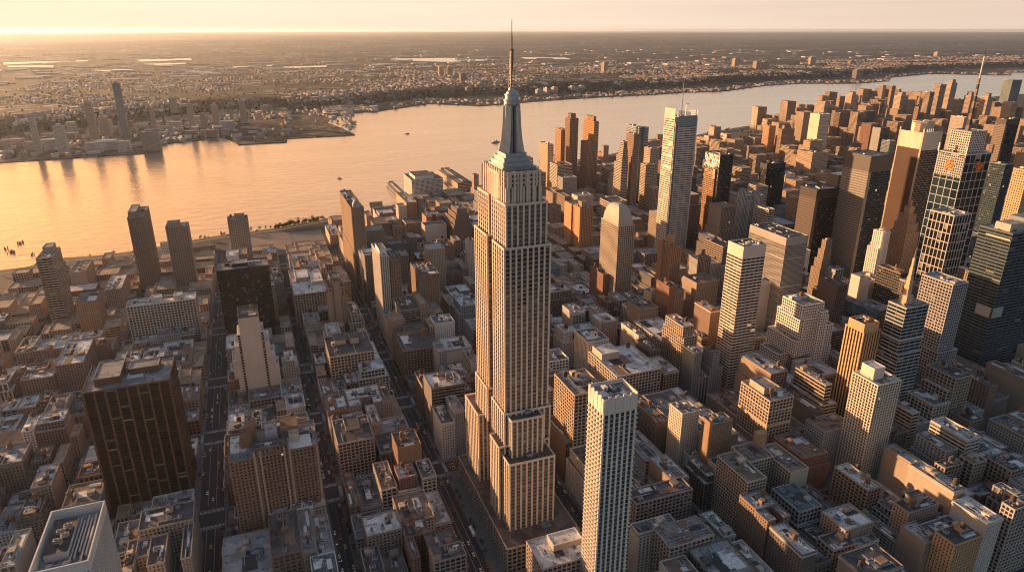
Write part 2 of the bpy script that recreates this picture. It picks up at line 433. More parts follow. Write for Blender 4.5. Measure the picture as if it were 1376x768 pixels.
def dress_roof(root, x0, x1, y0, y1, z, r, wall, roofc, n_ac=2, tank=0, bulk=1):
    """rooftop pieces, every one a part of its building"""
    w, d = x1 - x0, y1 - y0
    def spot(mx, my):
        return (r.uniform(x0 + mx, x1 - mx) if w > 2 * mx else (x0 + x1) / 2, r.uniform(y0 + my, y1 - my) if d > 2 * my else (y0 + y1) / 2)
    for _ in range(bulk):
        x, y = spot(4, 4); o = link('bulkhead', BULK, root, (x, y, z + .05), wall); s = r.uniform(.8, 1.5); o.scale = (s * r.uniform(.8, 1.4), s, r.uniform(.9, 1.6)); o.rotation_euler.z = r.choice((0, math.pi / 2))
    for _ in range(n_ac):
        x, y = spot(3, 3); o = link('ac_unit', AC, root, (x, y, z + .08), roofc); s = r.uniform(.8, 1.7); o.scale = (s, s, s * .9); o.rotation_euler.z = r.choice((0, math.pi / 2))
    for _ in range(tank):
        x, y = spot(3.2, 3.2); o = link('water_tank', r.choice(TANKS), root, (x, y, z + .06)); s = r.uniform(.85, 1.2); o.scale = (s, s, s)

def roof_mesh(x0, x1, y0, y1, z, wm, r, par=1.1, detail=True):
    """roof covering with its parapet, membrane patches, skylights and duct runs"""
    b = MB(); roof_on(b, x0, x1, y0, y1, z, wm, par)
    if detail:
        w, d = x1 - x0 - 3, y1 - y0 - 3
        for k in range(r.randint(3, 6)):
            a, c = r.uniform(.15, .5) * w, r.uniform(.15, .5) * d
            px, py = x0 + 1.5 + r.random() * (w - a), y0 + 1.5 + r.random() * (d - c)
            h = .10 + k * .045
            b.box(px, px + a, py, py + c, z + .05, z + .05 + h, r.choice(('membrane', 'tar', 'tar', 'rust', 'membrane', 'roofing')))
        for k in range(r.randint(2, 4)):
            px, py = x0 + 2 + r.random() * (w - 1), y0 + 2 + r.random() * (d - 1)
            if r.random() < .5: b.box(px - .35, px + .35, max(y0 + 1, py - d * .2), min(y1 - 1, py + d * .2), z + .4, z + 1.0 + .05 * k, 'duct', bottom=True)
            else: b.box(max(x0 + 1, px - w * .2), min(x1 - 1, px + w * .2), py - .35, py + .35, z + .4, z + 1.02 + .05 * k, 'duct', bottom=True)
    return b

# ---------------------------------------------------------------- world tables (metres, measured once from the photograph)
TIERS = {
 'L1': [(-150.2, -119.4, 388.4, 447.4, 140.0)],
 'L2': [(-166.6, -95.1, 633.0, 688.0, 134.0)],
 'U': [(-319.5, -298.4, 1159.6, 1215.1, 115.0)],
 'S': [(-209.9, -184.5, 1287.0, 1369.1, 135.0)],
 'T': [(-152.5, -116.8, 1269.5, 1297.5, 117.0)],
 'V': [(-190.8, -100.9, 1023.7, 1053.7, 70.0)],
 'Rr': [(-56.6, -20.0, 1364.3, 1392.3, 98.0)],
 'Q': [(-66.0, 4.5, 1002.2, 1042.2, 115.0)],
 'P': [(-39.2, -15.8, 827.3, 863.3, 109.0)],
 'O': [(-49.7, 23.9, 538.1, 582.1, 95.0)],
 'A': [(148.5, 170.6, 1159.4, 1304.7, 150.0)],
 'B': [(297.4, 320.1, 1410.2, 1513.0, 90.0)],
 'C': [(386.2, 470.9, 1749.9, 1848.7, 65.0)],
 'E': [(349.6, 387.0, 1231.6, 1314.6, 110.0)],
 'G': [(157.3, 170.4, 953.5, 1021.2, 126.0)],
 'H': [(212.0, 241.5, 938.7, 1002.1, 94.0)],
 'I': [(152.3, 199.8, 791.6, 867.5, 47.0)],
 'J': [(274.2, 309.0, 977.3, 1039.1, 34.0)],
 'K': [(60.1, 115.2, 789.3, 853.1, 56.0)],
 'Ls': [(45.9, 82.8, 614.9, 662.8, 42.0)],
 'M': [(96.8, 120.2, 563.0, 591.4, 58.0)],
 'R1': [(202.3, 228.5, 355.4, 377.5, 200.0)],
 'R3': [(266.3, 301.5, 526.2, 574.0, 101.0)],
 'R4': [(363.4, 423.3, 611.8, 683.6, 60.0)],
 'R5': [(470.0, 512.0, 637.1, 756.3, 55.0), (468.8, 488.8, 636.3, 682.7, 82.0), (466.8, 481.8, 637.0, 675.5, 96.0)],
 'R6': [(509.4, 537.9, 880.0, 935.3, 155.0)],
 'R7': [(579.5, 598.1, 839.5, 874.8, 127.0)],
 'R8': [(602.9, 629.4, 1191.7, 1265.0, 101.0)],
 'R9': [(722.0, 771.1, 1063.7, 1107.4, 286.0)],
 'R10': [(853.6, 885.1, 1099.4, 1147.2, 207.0)],
 'R12': [(888.6, 931.7, 1067.4, 1099.5, 130.0)],
 'R13': [(858.0, 905.1, 848.8, 885.6, 190.0)],
 'R14': [(641.1, 677.6, 672.5, 744.5, 180.0)],
 'R15': [(519.2, 551.8, 608.8, 636.5, 200.0)],
 'R16': [(575.0, 638.0, 588.5, 621.0, 62.0), (588.4, 634.5, 576.9, 626.9, 82.0), (594.2, 632.0, 575.7, 621.6, 111.0), (589.7, 622.5, 576.9, 610.7, 129.0)],
 'R17': [(581.3, 605.2, 480.9, 505.9, 136.0), (581.3, 602.0, 481.9, 502.8, 145.0)],
 'R18': [(611.9, 644.5, 459.9, 487.0, 115.0), (613.3, 645.4, 463.6, 485.6, 166.0)],
 'R19': [(700.6, 724.6, 481.0, 519.8, 174.0)],
 'R20': [(802.6, 877.8, 497.3, 536.4, 217.0)],
 'R21': [(905.2, 951.8, 797.6, 849.4, 250.0)],
 'R22': [(1002.2, 1042.2, 792.3, 837.2, 279.0)],
 'R23': [(930.8, 982.7, 665.3, 707.7, 272.0)],
 'R24': [(852.4, 884.7, 605.7, 641.3, 207.0)],
 'R25': [(890.6, 904.3, 736.6, 756.0, 145.0)],
 'R26': [(950.1, 978.1, 745.6, 776.2, 134.0)],
 'R27': [(743.5, 762.5, 707.2, 724.2, 155.0)],
 'R28': [(776.7, 800.7, 637.4, 696.0, 69.0)],
 'R29': [(527.7, 558.1, 410.3, 440.5, 120.0)],
 'R30': [(663.1, 687.3, 428.2, 463.4, 92.0)],
 'R31': [(665.3, 685.1, 404.4, 427.2, 53.0)],
 'R32a': [(370.8, 391.1, 493.5, 516.2, 76.0)],
 'R32b': [(384.6, 409.0, 464.3, 480.3, 78.0)],
 'R33': [(467.2, 497.9, 479.6, 525.4, 78.0)],
 'R34': [(375.4, 444.3, 397.0, 441.0, 60.0)],
 'R35': [(477.6, 494.4, 359.7, 398.6, 50.0)],
 'R36': [(418.1, 448.8, 326.6, 352.6, 50.0)],
 'R38': [(272.1, 314.6, 361.2, 386.5, 50.0)],
 'R39': [(274.9, 333.2, 417.5, 436.8, 50.0)],
 'C1': [(777.4, 795.5, 1756.7, 1817.6, 135.0)],
 'C2': [(829.4, 852.6, 1782.7, 1823.6, 170.0)],
 'C3': [(837.2, 863.5, 1743.0, 1774.4, 205.0)],
 'C4': [(903.5, 918.6, 1725.8, 1792.7, 196.0)],
 'C5': [(873.3, 903.2, 1700.3, 1744.1, 144.0)],
 'C6': [(765.3, 809.5, 1663.0, 1712.2, 95.0)],
 'C8': [(859.5, 875.5, 1436.1, 1471.3, 202.0)],
 'C9': [(920.7, 948.7, 1515.2, 1578.3, 205.0)],
 'F': [(220.1, 256.6, 1216.8, 1245.1, 60.0)],
 'N1': [(50.7, 80.2, 471.8, 498.2, 40.0)],
 'N2': [(94.0, 120.8, 417.7, 434.0, 45.0)],
 'W': [(-315.8, -291.2, 1301.3, 1372.6, 45.0)],
 'X': [(-247.8, -223.3, 1194.8, 1275.1, 42.0)],
 'Yb': [(-267.8, -240.0, 1097.3, 1143.0, 60.0)],
 'Z1': [(-319.3, -280.9, 979.4, 996.3, 40.0)],
 'Z2': [(-256.8, -225.7, 898.1, 975.7, 50.0)],
 'Z3': [(-292.9, -258.2, 891.1, 915.3, 40.0)],
 'U2': [(-125.1, -83.3, 489.9, 560.6, 50.0)],
 'R2': [(168.5, 213.6, 376.0, 409.3, 50.0)],
 'R40': [(473.9, 505.3, 274.9, 292.6, 60.0)],
 'R41': [(544.6, 576.9, 279.5, 290.5, 70.0)],
 'R42': [(479.5, 514.9, 320.2, 335.8, 55.0)],
 'R43': [(557.6, 580.5, 349.7, 360.3, 60.0)],
 'R44': [(585.7, 602.3, 343.2, 357.9, 62.0)],
 'R45': [(610.3, 635.2, 324.7, 348.5, 60.0)],
 'R46': [(399.3, 422.8, 318.7, 336.3, 42.0)],
 'R11a': [(1092.1, 1144.9, 1237.4, 1259.9, 150.0)],
 'R11b': [(1102.5, 1142.7, 1233.0, 1245.4, 128.0)],
 'D1': [(2367.1, 2405.8, 2525.9, 2549.5, 115.0)],
 'D2': [(2205.1, 2251.8, 2213.8, 2266.6, 150.0)],
 'D3': [(1744.9, 1788.3, 1764.2, 1806.7, 178.0)],
 'D4': [(1599.0, 1662.9, 1622.4, 1685.1, 84.0), (1637.0, 1687.4, 1677.5, 1706.1, 110.0)],
 'D5': [(1768.7, 1798.8, 2018.0, 2049.8, 108.0)],
 'D6': [(1777.5, 1834.0, 1962.2, 1981.1, 104.0)],
 'D7': [(2109.5, 2284.9, 2034.9, 2060.9, 140.0)],
 'D8': [(2563.6, 2598.6, 2422.1, 2456.2, 160.0)],
 'D9': [(2870.1, 2889.0, 2536.0, 2557.5, 186.0)],
 'D10': [(2871.2, 2894.8, 2486.5, 2499.0, 186.0)],
 'D11': [(2381.4, 2420.3, 2013.7, 2044.3, 196.0)],
 'D12': [(2407.1, 2442.3, 1995.4, 2032.4, 180.0)],
 'D13': [(2535.1, 2567.1, 1977.9, 2006.8, 236.0)],
 'D14': [(2647.8, 2681.0, 2018.9, 2041.6, 236.0)],
 'D15': [(2427.5, 2450.7, 1930.2, 1965.2, 215.0)],
 'D16': [(2024.0, 2073.1, 1608.6, 1652.3, 160.0)],
 'D17': [(1862.7, 1880.1, 1360.7, 1401.1, 208.0)],
 'D18': [(2515.6, 2539.1, 1870.9, 1895.1, 190.0)],
 'D19': [(2590.4, 2614.4, 1885.2, 1912.4, 200.0)],
 'D20': [(2537.4, 2564.5, 1780.7, 1809.0, 205.0)],
 'D21': [(3106.7, 3167.6, 2090.9, 2129.9, 232.0)],
 'D22': [(2692.1, 2724.6, 1794.2, 1828.1, 180.0)],
 'D23': [(1720.5, 1767.8, 1148.9, 1174.7, 232.0)],
 'D24': [(1226.8, 1247.5, 802.4, 829.2, 215.0)],
 'D25': [(2085.7, 2138.9, 1880.6, 1930.9, 110.0)],
 'D26': [(1811.7, 1835.8, 1540.2, 1570.0, 120.0)],
 'D27': [(2404.4, 2453.0, 2169.4, 2214.9, 150.0)],
 'D28': [(952.6, 1008.3, 591.8, 611.4, 262.0)],
 'C7': [(828.1, 846.2, 1432.0, 1468.0, 185.0)],
 'C10': [(926.9, 952.6, 1466.7, 1494.7, 160.0)],
 'C11': [(902.9, 928.3, 1443.7, 1468.2, 125.0)],
 'PS1': [(548.2, 590.9, 1874.7, 2084.7, 22.0)],
 'PS2': [(368.0, 390.5, 1799.0, 1999.0, 10.0)],
 'PS3': [(2396.8, 2423.3, 2597.6, 2797.6, 22.0)],
 'E1': [(81.8, 105.3, 968.5, 1008.5, 81.0)],
 'E2': [(35.4, 85.6, 1031.2, 1151.2, 54.0)],
 'E3': [(172.4, 187.9, 955.1, 995.1, 118.0)],
 'E4': [(287.2, 320.1, 1129.7, 1171.6, 75.0)],
 'E5': [(338.2, 353.3, 1095.0, 1163.2, 63.0)],
 'E6': [(217.9, 277.3, 1385.9, 1445.9, 55.0)],
 'E7': [(137.3, 159.3, 1457.9, 1547.9, 22.0)],
}
NJ = {
 'J1': (-753.6, -734.8, 3051.0, 3073.0, 140.0),
 'J2': (-674.2, -640.7, 3016.6, 3050.1, 100.0),
 'J3': (-614.0, -587.3, 3321.6, 3348.4, 153.0),
 'J4': (-488.5, -461.8, 3262.0, 3288.8, 233.0),
 'J5': (-411.6, -393.0, 3622.3, 3644.3, 95.0),
 'J6': (-371.1, -335.1, 4155.0, 4191.1, 95.0),
 'J7': (-243.3, -218.6, 3493.5, 3518.2, 121.0),
 'J8': (-147.9, -118.2, 3646.6, 3676.2, 100.0),
 'J9': (-23.5, 7.4, 3703.0, 3733.8, 108.0),
 'J10': (-589.2, -435.1, 3033.2, 3078.2, 30.0),
 'J11': (-382.4, -321.0, 2968.8, 3013.8, 70.0),
 'J12': (1778.7, 1822.6, 6600.4, 6644.2, 105.0),
 'J13': (1858.0, 1902.0, 6570.1, 6614.2, 105.0),
 'J14': (1713.2, 1764.9, 5680.5, 5725.5, 95.0),
 'J15': (1602.4, 1676.9, 4926.5, 4971.5, 60.0),
 'J16': (3526.3, 3569.5, 6568.2, 6633.3, 120.0),
 'J17': (5577.8, 5632.0, 7098.9, 7154.7, 110.0),
 'J18': (5355.1, 5405.7, 6441.4, 6503.1, 105.0),
 'J19': (5431.9, 5503.1, 6412.1, 6460.7, 105.0),
 'J20': (6882.3, 6967.5, 7255.9, 7300.9, 105.0),
 'J21': (5464.6, 5547.8, 5152.2, 5205.4, 80.0),
 'J22': (1961.7, 2001.9, 4633.2, 4673.4, 35.0),
 'J23': (2063.0, 2086.5, 4693.5, 4761.3, 38.0),
 'J24': (2135.9, 2171.8, 4738.0, 4791.6, 38.0),
 'J25': (2305.4, 2348.5, 4789.9, 4854.8, 35.0),
 'J26': (2399.6, 2443.5, 4830.6, 4881.8, 35.0),
 'J27': (2868.1, 3018.6, 5002.2, 5047.2, 45.0),
 'J28': (-598.5, -564.4, 3463.7, 3497.9, 80.0),
 'J29': (-518.5, -504.3, 3415.1, 3437.1, 60.0),
 'J30': (-196.3, -171.0, 3522.9, 3548.2, 70.0),
 'J32': (350.4, 379.7, 6122.6, 6151.9, 70.0),
 'J33': (11466.5, 11574.5, 9135.0, 9207.6, 70.0),
 'J34': (7354.7, 7454.6, 7064.7, 7109.7, 60.0),
 'J35': (1493.8, 1543.7, 4815.7, 4860.7, 50.0),
 'J36': (-70.8, -53.7, 3703.5, 3725.5, 60.0),
 'J37': (87.2, 151.3, 4217.3, 4262.3, 30.0),
}
NEAR = [(-590, 1425), (-481, 1520), (-423, 1531), (-381, 1566), (-333, 1558), (-260, 1565), (-219, 1575), (-142, 1610), (-74, 1632), (-23, 1635), (20, 1642), (140, 1686), (271, 1739), (304, 1743), (347, 1779), (382, 1820), (463, 1847), (617, 1914), (798, 2011), (871, 2062), (1032, 2174), (1198, 2239), (1345, 2306), (1619, 2419), (1890, 2590), (2018, 2644), (2231, 2729), (2566, 2782), (3111, 2996), (4097, 3242), (5314, 3473), (6730, 3678)]
FAR = [(-1155, 2863), (-801, 2889), (-577, 2900), (-318, 2923), (-339, 3166), (-255, 3164), (-98, 3276), (-39, 3010), (147, 3011), (157, 3118), (389, 3114), (446, 3127), (426, 3333), (380, 3585), (429, 3834), (514, 4027), (689, 4000), (1097, 4337), (1362, 4091), (1781, 4230), (2236, 4336), (2483, 4362), (2762, 4382), (3080, 4461), (3454, 4460), (4072, 4779), (4546, 4870), (4993, 4699), (5465, 4814), (5937, 5186), (6843, 5486), (7359, 5018), (7894, 5375), (8047, 5317), (9864, 5447)]
CLIFF = [(-1389, 3505), (-1014, 3626), (-616, 3874), (-114, 4307), (558, 4352), (1185, 4679), (1894, 4778), (2734, 4808), (3410, 4946), (4497, 5287), (5714, 5392), (7624, 6125), (9182, 6083), (11158, 6177)]
PONDS = [[(-3055, 11849), (-2600, 12058), (-2081, 12271), (-2020, 11837), (-2486, 11510), (-2855, 11080)], [(-2724, 10716), (-2212, 10664), (-2117, 10188), (-2602, 10279)], [(-1434, 12168), (-698, 12500), (-646, 11867), (-1284, 11425)], [(-1537, 9342), (-1149, 9278), (-1097, 8700), (-1417, 8898)], [(-74, 9505), (395, 9627), (392, 9366), (-49, 9211)], [(505, 9187), (1042, 9380), (1007, 8995), (508, 8819)], [(2245, 11217), (3146, 11195), (3555, 10119), (2741, 9761), (2260, 10473)], [(4382, 11062), (5004, 10653), (4773, 9945), (4155, 10332)], [(-1158, 10653), (-669, 10816), (-643, 10344), (-1103, 10199)]]
FERRY = (959, 2702)
WAKE = [(950, 2695), (863, 2666), (757, 2626), (625, 2582), (504, 2557), (387, 2517), (290, 2490)]
BOATS = [(252, 2185), (670, 3079), (2551, 4135), (243, 2017)]
PILES = [(-496, 1725), (-496, 1656), (-512, 1690), (-448, 1621)]

LIME=(.59,.48,.39); TAN=(.40,.29,.19); BRN=(.21,.13,.085); RED=(.24,.115,.075); GRY=(.33,.31,.29); WHT=(.66,.62,.56)
BRZ=(.060,.040,.030); BLK=(.022,.021,.022); TEA=(.10,.14,.15); CRM=(.52,.42,.31); ORG=(.52,.27,.11); SIL=(.40,.42,.43); DGR=(.13,.125,.12)
RP=(.62,.61,.59); RG=(.27,.26,.25); RD=(.10,.10,.105); RB=(.22,.17,.13)

# key: name, category, label, window layout, wall colour, roof colour, options
HERO = {
'L1': ('office_tower','office tower','white ribbed office tower with sunken roof full of machinery, beside the bronze slab','mull',WHT,RG,dict(win=1,sunk=1)),
'L2': ('office_tower','office tower','dark bronze office slab with brown piers beside the wide traffic avenue','brown',(.135,.078,.052),RG,dict(win=1,pent=(.12,.42,.2,.9,7),pent2=(.5,.85,.45,.75,6),ac=3)),
'U':  ('apartment_tower','apartment tower','banded grey apartment tower with open roof pen, standing alone nearest the river pilings','strip',(.34,.27,.21),RG,dict(pent=(.2,.8,.5,.95,9),bulk=0)),
'S':  ('apartment_tower','apartment tower','taller of two dark brown riverside apartment towers west of the traffic avenue','punch2',(.20,.145,.11),RG,dict(pent=(.05,.55,.1,.8,9),tank=1)),
'T':  ('apartment_tower','apartment tower','shorter of two brown riverside apartment towers, with grey roof box','punch2',(.27,.20,.15),RG,dict(pent=(.1,.65,.1,.7,8),tank=1)),
'V':  ('office_building','office building','broad pale office building with regular square windows and white cooling dome below two brown towers','loft',(.50,.43,.36),RP,dict(win=1,pent=(.35,.5,.3,.7,7),pent2=(.68,.8,.3,.8,6),dome=1,ac=4)),
'Rr': ('apartment_tower','apartment tower','slim grey tower with white-edged roof just behind the flat black block','punch2',(.26,.235,.215),RD,dict(pent=(.35,.85,.3,.8,6),tank=1,bulk=0)),
'Q':  ('office_building','office block','flat black curtain-wall block standing between two avenues of traffic','black',(.035,.028,.026),RG,dict(pent=(.3,.6,.3,.8,5),ac=6)),
'P':  ('tower_block','tower block','blank cream stepped tower with window columns at its edges, before the flat black block','blankcol',(.55,.46,.37),RD,dict(steps=1,tank=0)),
'O':  ('apartment_house','apartment house','large brown brick apartment house with four pale piers and teal terrace, beside wide avenue','punch',(.24,.145,.10),RG,dict(win=1,bigbrown=1,ac=5)),
'A':  ('apartment_tower','apartment tower','brown brick tower on a wider lower half, near the river pier, with pale corner edge','punch2',(.30,.205,.14),RD,dict(lower=(70,14,6,0),pyramid=1)),
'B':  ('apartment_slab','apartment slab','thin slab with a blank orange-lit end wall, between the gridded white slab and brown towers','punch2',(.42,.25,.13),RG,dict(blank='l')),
'C':  ('office_building','office block','wide white gridded slab with overhanging dark roof beside the river pier sheds','grid',(.62,.57,.52),RD,dict(pent=(.15,.75,.15,.85,8),bulk=0)),
'E':  ('apartment_tower','apartment tower','stepped dark brick tower with lit western terraces, left of the limestone skyscraper by the river','punch2',(.24,.17,.13),RG,dict(stepl=1,tank=1)),
'G':  ('apartment_tower','apartment tower','narrow brown tower with bright white vertical strips and roof mast, over the diagonal street','fin',(.62,.56,.50),RG,dict(pent=(.1,.9,.1,.6,9),mast=(.5,.3,14))),
'H':  ('apartment_tower','apartment tower','plain brown slab tower with dark roof, behind the roof with an orange water tank','punch2',(.25,.175,.125),RD,dict(bulk=2,ac=3)),
'I':  ('loft_building','loft building','dark-roofed corner loft carrying one big orange water tank','loft',(.26,.18,.13),RD,dict(bigtank=1,pent=(.3,.9,.65,.95,6),ac=4)),
'J':  ('loft_building','loft building','low brown loft with clean pale roof just left of the limestone skyscraper','punch',(.27,.175,.125),RP,dict(pent=(.45,.95,.3,.75,5),ac=2)),
'K':  ('loft_building','loft building','tan corner loft of twelve storeys with black roof and pale penthouse bays','loft',(.42,.32,.23),RD,dict(win=1,pent=(.2,.45,.55,.85,6),pent2=(.55,.75,.5,.8,8),wing=1,ac=4)),
'Ls': ('loft_building','loft building','grey loft with wide windows and dark teal roof at the corner of two crossings','loft',(.40,.33,.28),RD,dict(pent=(.3,.7,.5,.9,5),ac=3)),
'M':  ('brick_building','brick building','slim blank brown brick building with an orange-lit edge beside the yellow cab crossing','punch',(.23,.145,.10),RD,dict(blank='a',tank=1)),
'R1': ('apartment_tower','apartment tower','slender white tower with notched crown and gold-lit western balconies, nearest the camera','slim',(.68,.63,.57),RG,dict(win=1,crown=1)),
'R3': ('loft_building','loft building','tall tan loft just across the street on the far side of the limestone skyscraper','loft',(.46,.34,.24),RG,dict(win=1,tank=1,bulk=2)),
'R4': ('loft_building','loft building','large cream loft with white patched roof and water tower, behind the slender white tower','loft',(.44,.37,.30),RP,dict(win=1,pent=(.05,.45,.6,.95,9),tank=2,ac=4)),
'R5': ('loft_building','loft building','long stepped cream loft whose upper storeys catch the sun','loft',(.44,.34,.26),RP,dict(tank=1,win=1)),
'R6': ('apartment_tower','apartment tower','pale tower with a curved mansard crown standing free beyond the limestone skyscraper','grid',(.42,.345,.275),RP,dict(mansard=1,win=1,bulk=0)),
'R7': ('apartment_tower','apartment tower','narrow orange brick tower with a rounded top, just beyond the mansard tower','punch2',(.38,.215,.12),RB,dict(roundtop=1,lower=(70,4,3,0))),
'R8': ('apartment_tower','apartment tower','orange brick pair of conjoined shafts with a dark slot between them','punch2',(.40,.22,.12),RB,dict(slot=1)),
'R9': ('office_tower','office tower','tallest silver screened tower with corner notches, rooftop screen and white mast','louv',(.47,.44,.41),RG,dict(nyt=1,bulk=0,win=1)),
'R10':('office_tower','office tower','dark glass tower with an orange western strip, beside the silver screened tower','black',(.10,.09,.085),RD,dict(ledge=1)),
'R12':('apartment_tower','apartment tower','cream turreted tower of clustered white shafts below the dark glass tower','fin',(.58,.51,.44),RG,dict(turrets=1)),
'R13':('office_tower','office tower','black-brown tower with a blank grey top band, behind the grey box tower','strip',(.12,.09,.075),RG,dict(band=14,ac=6,side='black')),
'R14':('office_tower','office tower','plain grey box tower with pale corner line and open plant roof','mull',(.30,.28,.26),RD,dict(band=9,belts=1,ac=7)),
'R15':('office_tower','office tower','cream tower wrapped in horizontal stripes under a blank top band','strip',(.58,.49,.40),RD,dict(band=13,ac=7,win=1)),
'R16':('apartment_tower','apartment tower','white ziggurat block stepping down in terraces','grid',(.74,.69,.62),RG,dict(zig=1,tank=1,win=1)),
'R17':('office_tower','office tower','orange stone tower with dark window columns and square cap','darkcol',(.50,.32,.17),RD,dict(band=8.6,cap=1,win=1)),
'R18':('office_tower','office tower','glassy terraced tower carrying a tall lit spire','tealstrip',(.34,.33,.32),RG,dict(spire=1)),
'R19':('office_tower','office tower','grey gridded slab on stepped podium, behind the spire tower','grid',(.36,.34,.33),RG,dict(plinth=1,ac=4)),
'R20':('office_tower','office tower','huge teal glass tower with sunken terrace roof at the edge of view','tealstrip',(.105,.12,.13),RG,dict(terr=1,win=1)),
'R21':('office_tower','office tower','striped glass tower with a solid silver top band and dark teal flank','strip',(.27,.24,.215),RG,dict(band=24,ac=5,side='teal')),
'R22':('office_tower','office tower','tall tower with tan blank screen panel and ragged open crown','black',(.36,.27,.20),RB,dict(screen=1,bulk=0)),
'R23':('office_tower','office tower','dark glass tower with two round orange emblems and a tall striped antenna','frame',(.40,.42,.43),RG,dict(conde=1,bulk=0)),
'R24':('office_tower','office tower','dark box tower with a bold white window grid, in front of the emblem tower','bigrid',(.42,.40,.385),RG,dict()),
'R25':('apartment_tower','apartment tower','slim white tower with rounded blank shaft and sawn-off shoulders','punch2',(.66,.60,.54),RB,dict(shoulder=1)),
'R26':('office_tower','office tower','brown stepped gothic tower with a pinnacle, directly behind the slim white tower','punch',(.29,.20,.15),RB,dict(gothic=1)),
'R27':('office_tower','office tower','dark stepped tower with orange-lit ledges between the grey box and striped glass towers','punch',(.26,.19,.14),RD,dict(stepl=1)),
'R28':('office_building','office building','low grey building with sloping mansard roof at the foot of the slim white tower','loft',(.27,.27,.26),RG,dict(mans2=1)),
'R29':('apartment_tower','apartment tower','cream chamfered tower of thin vertical ribs glowing on its western face','rib',(.62,.53,.43),RP,dict(win=1,pent=(.15,.6,.35,.85,12))),
'R30':('loft_building','loft building','broad brown loft with a lower stepped wing, below the gridded slab','loft',(.34,.27,.21),RD,dict(wingl=1,tank=2)),
'R31':('loft_building','loft building','brown loft with two roof tanks, next to the brown stepped loft','punch',(.30,.22,.165),RD,dict(tank=2)),
'R32a':('tower_block','tower block','pale slab with blank white side and cluttered roof beyond the slender white tower','punch',(.52,.45,.37),RG,dict(ac=3)),
'R32b':('tower_block','tower block','dark slab with one sunlit orange end panel, joined behind the pale blank slab','punch',(.30,.20,.13),RG,dict(blank='l',ac=3)),
'R33':('loft_building','loft building','cream stepped loft with pale belt courses and a white bulkhead','loft',(.46,.36,.27),RG,dict(win=1,belts=1,pent=(.1,.6,.3,.8,8),tank=2)),
'R34':('apartment_house','apartment house','U-shaped cream apartment house round a dark open court','grid',(.44,.36,.28),RB,dict(ushape=1,win=1)),
'R35':('loft_building','loft building','brown loft with white rubble-strewn roof at the foot of the ribbed tower','loft',(.34,.24,.17),RP,dict(tank=1,ac=3)),
'R36':('brick_building','brick building','brown block with clean white roof and one dark tank before the ribbed tower','punch',(.36,.27,.205),RP,dict(tank=1)),
'R38':('loft_building','loft building','low loft with grey plant frames on its roof next to the slender white tower','loft',(.34,.28,.235),RG,dict(pent=(.15,.4,.5,.9,4),ac=7)),
'R39':('loft_building','loft building','black-roofed loft strip behind the slender white tower','loft',(.29,.235,.20),RD,dict(ac=6,bulk=2)),
'C1': ('apartment_tower','apartment tower','pale riverside tower, first beyond the limestone skyscraper','punch2',(.52,.40,.28),RG,dict()),
'C2': ('apartment_tower','apartment tower','orange tower between the pale riverside tower and the brown notched tower','punch2',(.42,.25,.14),RG,dict()),
'C3': ('apartment_tower','apartment tower','dark brown notched tower, highest of the riverside cluster beyond the limestone skyscraper','punch2',(.27,.165,.11),RD,dict(notch=1)),
'C4': ('apartment_tower','apartment tower','orange tower with raised square head against the river','punch2',(.46,.25,.12),RD,dict(notch=1)),
'C5': ('apartment_tower','apartment tower','brown tower in front of the orange tower with raised head','punch2',(.31,.19,.125),RD,dict()),
'C6': ('office_building','office block','low cream balconied block at the foot of the riverside cluster','strip',(.52,.43,.33),RG,dict()),
'C7': ('apartment_tower','apartment tower','grey terraced tower on the river side of the brown fin tower','strip',(.42,.35,.29),RG,dict(stepl=1)),
'C8': ('apartment_tower','apartment tower','brown fin tower directly before the curved blue tower','punch2',(.30,.20,.14),RG,dict()),
'C9': ('apartment_tower','apartment tower','curved blue glass tower with white balconies near the silver screened tower','blue',(.46,.46,.46),RG,dict(curve=1)),
'C10':('apartment_tower','apartment tower','beige tower squeezed between the blue and the silver screened towers','punch2',(.46,.36,.27),RG,dict()),
'C11':('office_building','office block','lower beige banded block in front of the squeezed beige tower','strip',(.48,.37,.28),RG,dict()),
'E1': ('apartment_tower','apartment tower','brown tower of three joined shafts with orange-lit edges, over the corner loft with black roof','farp',(.33,.235,.165),RD,dict(notch=1,triple=1)),
'E2': ('loft_building','loft building','broad loft under patched white roofs, just beyond the avenue from the flat black block','loft',(.40,.32,.25),RP,dict(pent=(.15,.55,.5,.85,7),pent2=(.6,.95,.3,.7,6),ac=6,tank=1)),
'E3': ('apartment_tower','apartment tower','plain brown shaft joined to the side of the white-striped tower','farp',(.24,.165,.12),RD,dict(ac=1)),
'E4': ('loft_building','loft building','brown brick block with banded head in front of the stepped dark tower','punch',(.27,.185,.135),RD,dict(ac=2,tank=1)),
'E5': ('loft_building','loft building','pale terraced block tucked against the left of the limestone skyscraper','strip',(.46,.39,.33),RP,dict(stepl=1)),
'E6': ('warehouse','warehouse','broad dark block with railed grey roof behind the brown tower on a wider lower half','loft',(.21,.16,.125),RG,dict(pent=(.2,.8,.2,.7,4),ac=4)),
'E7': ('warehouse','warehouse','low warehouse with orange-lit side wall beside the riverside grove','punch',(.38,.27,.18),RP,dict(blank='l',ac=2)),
'F':  ('loft_building','loft building','dark brown block with blank street wall behind the white-striped tower','punch',(.20,.145,.11),RG,dict(blank='a')),
'N1': ('brick_building','brick building','low building with a bright white roof and dark hatch near the bottom edge','punch',(.26,.20,.16),RP,dict(white=1,ac=3)),
'N2': ('brick_building','brick building','low building with dark green-black roof and pale rim beside the street of cabs','loft',(.30,.24,.2),RD,dict(pent=(.02,.25,.1,.8,7),ac=3)),
'W':  ('warehouse','warehouse','grey box warehouse with sunken roof beside the banded grey tower','punch',(.30,.235,.185),RG,dict(blank='a')),
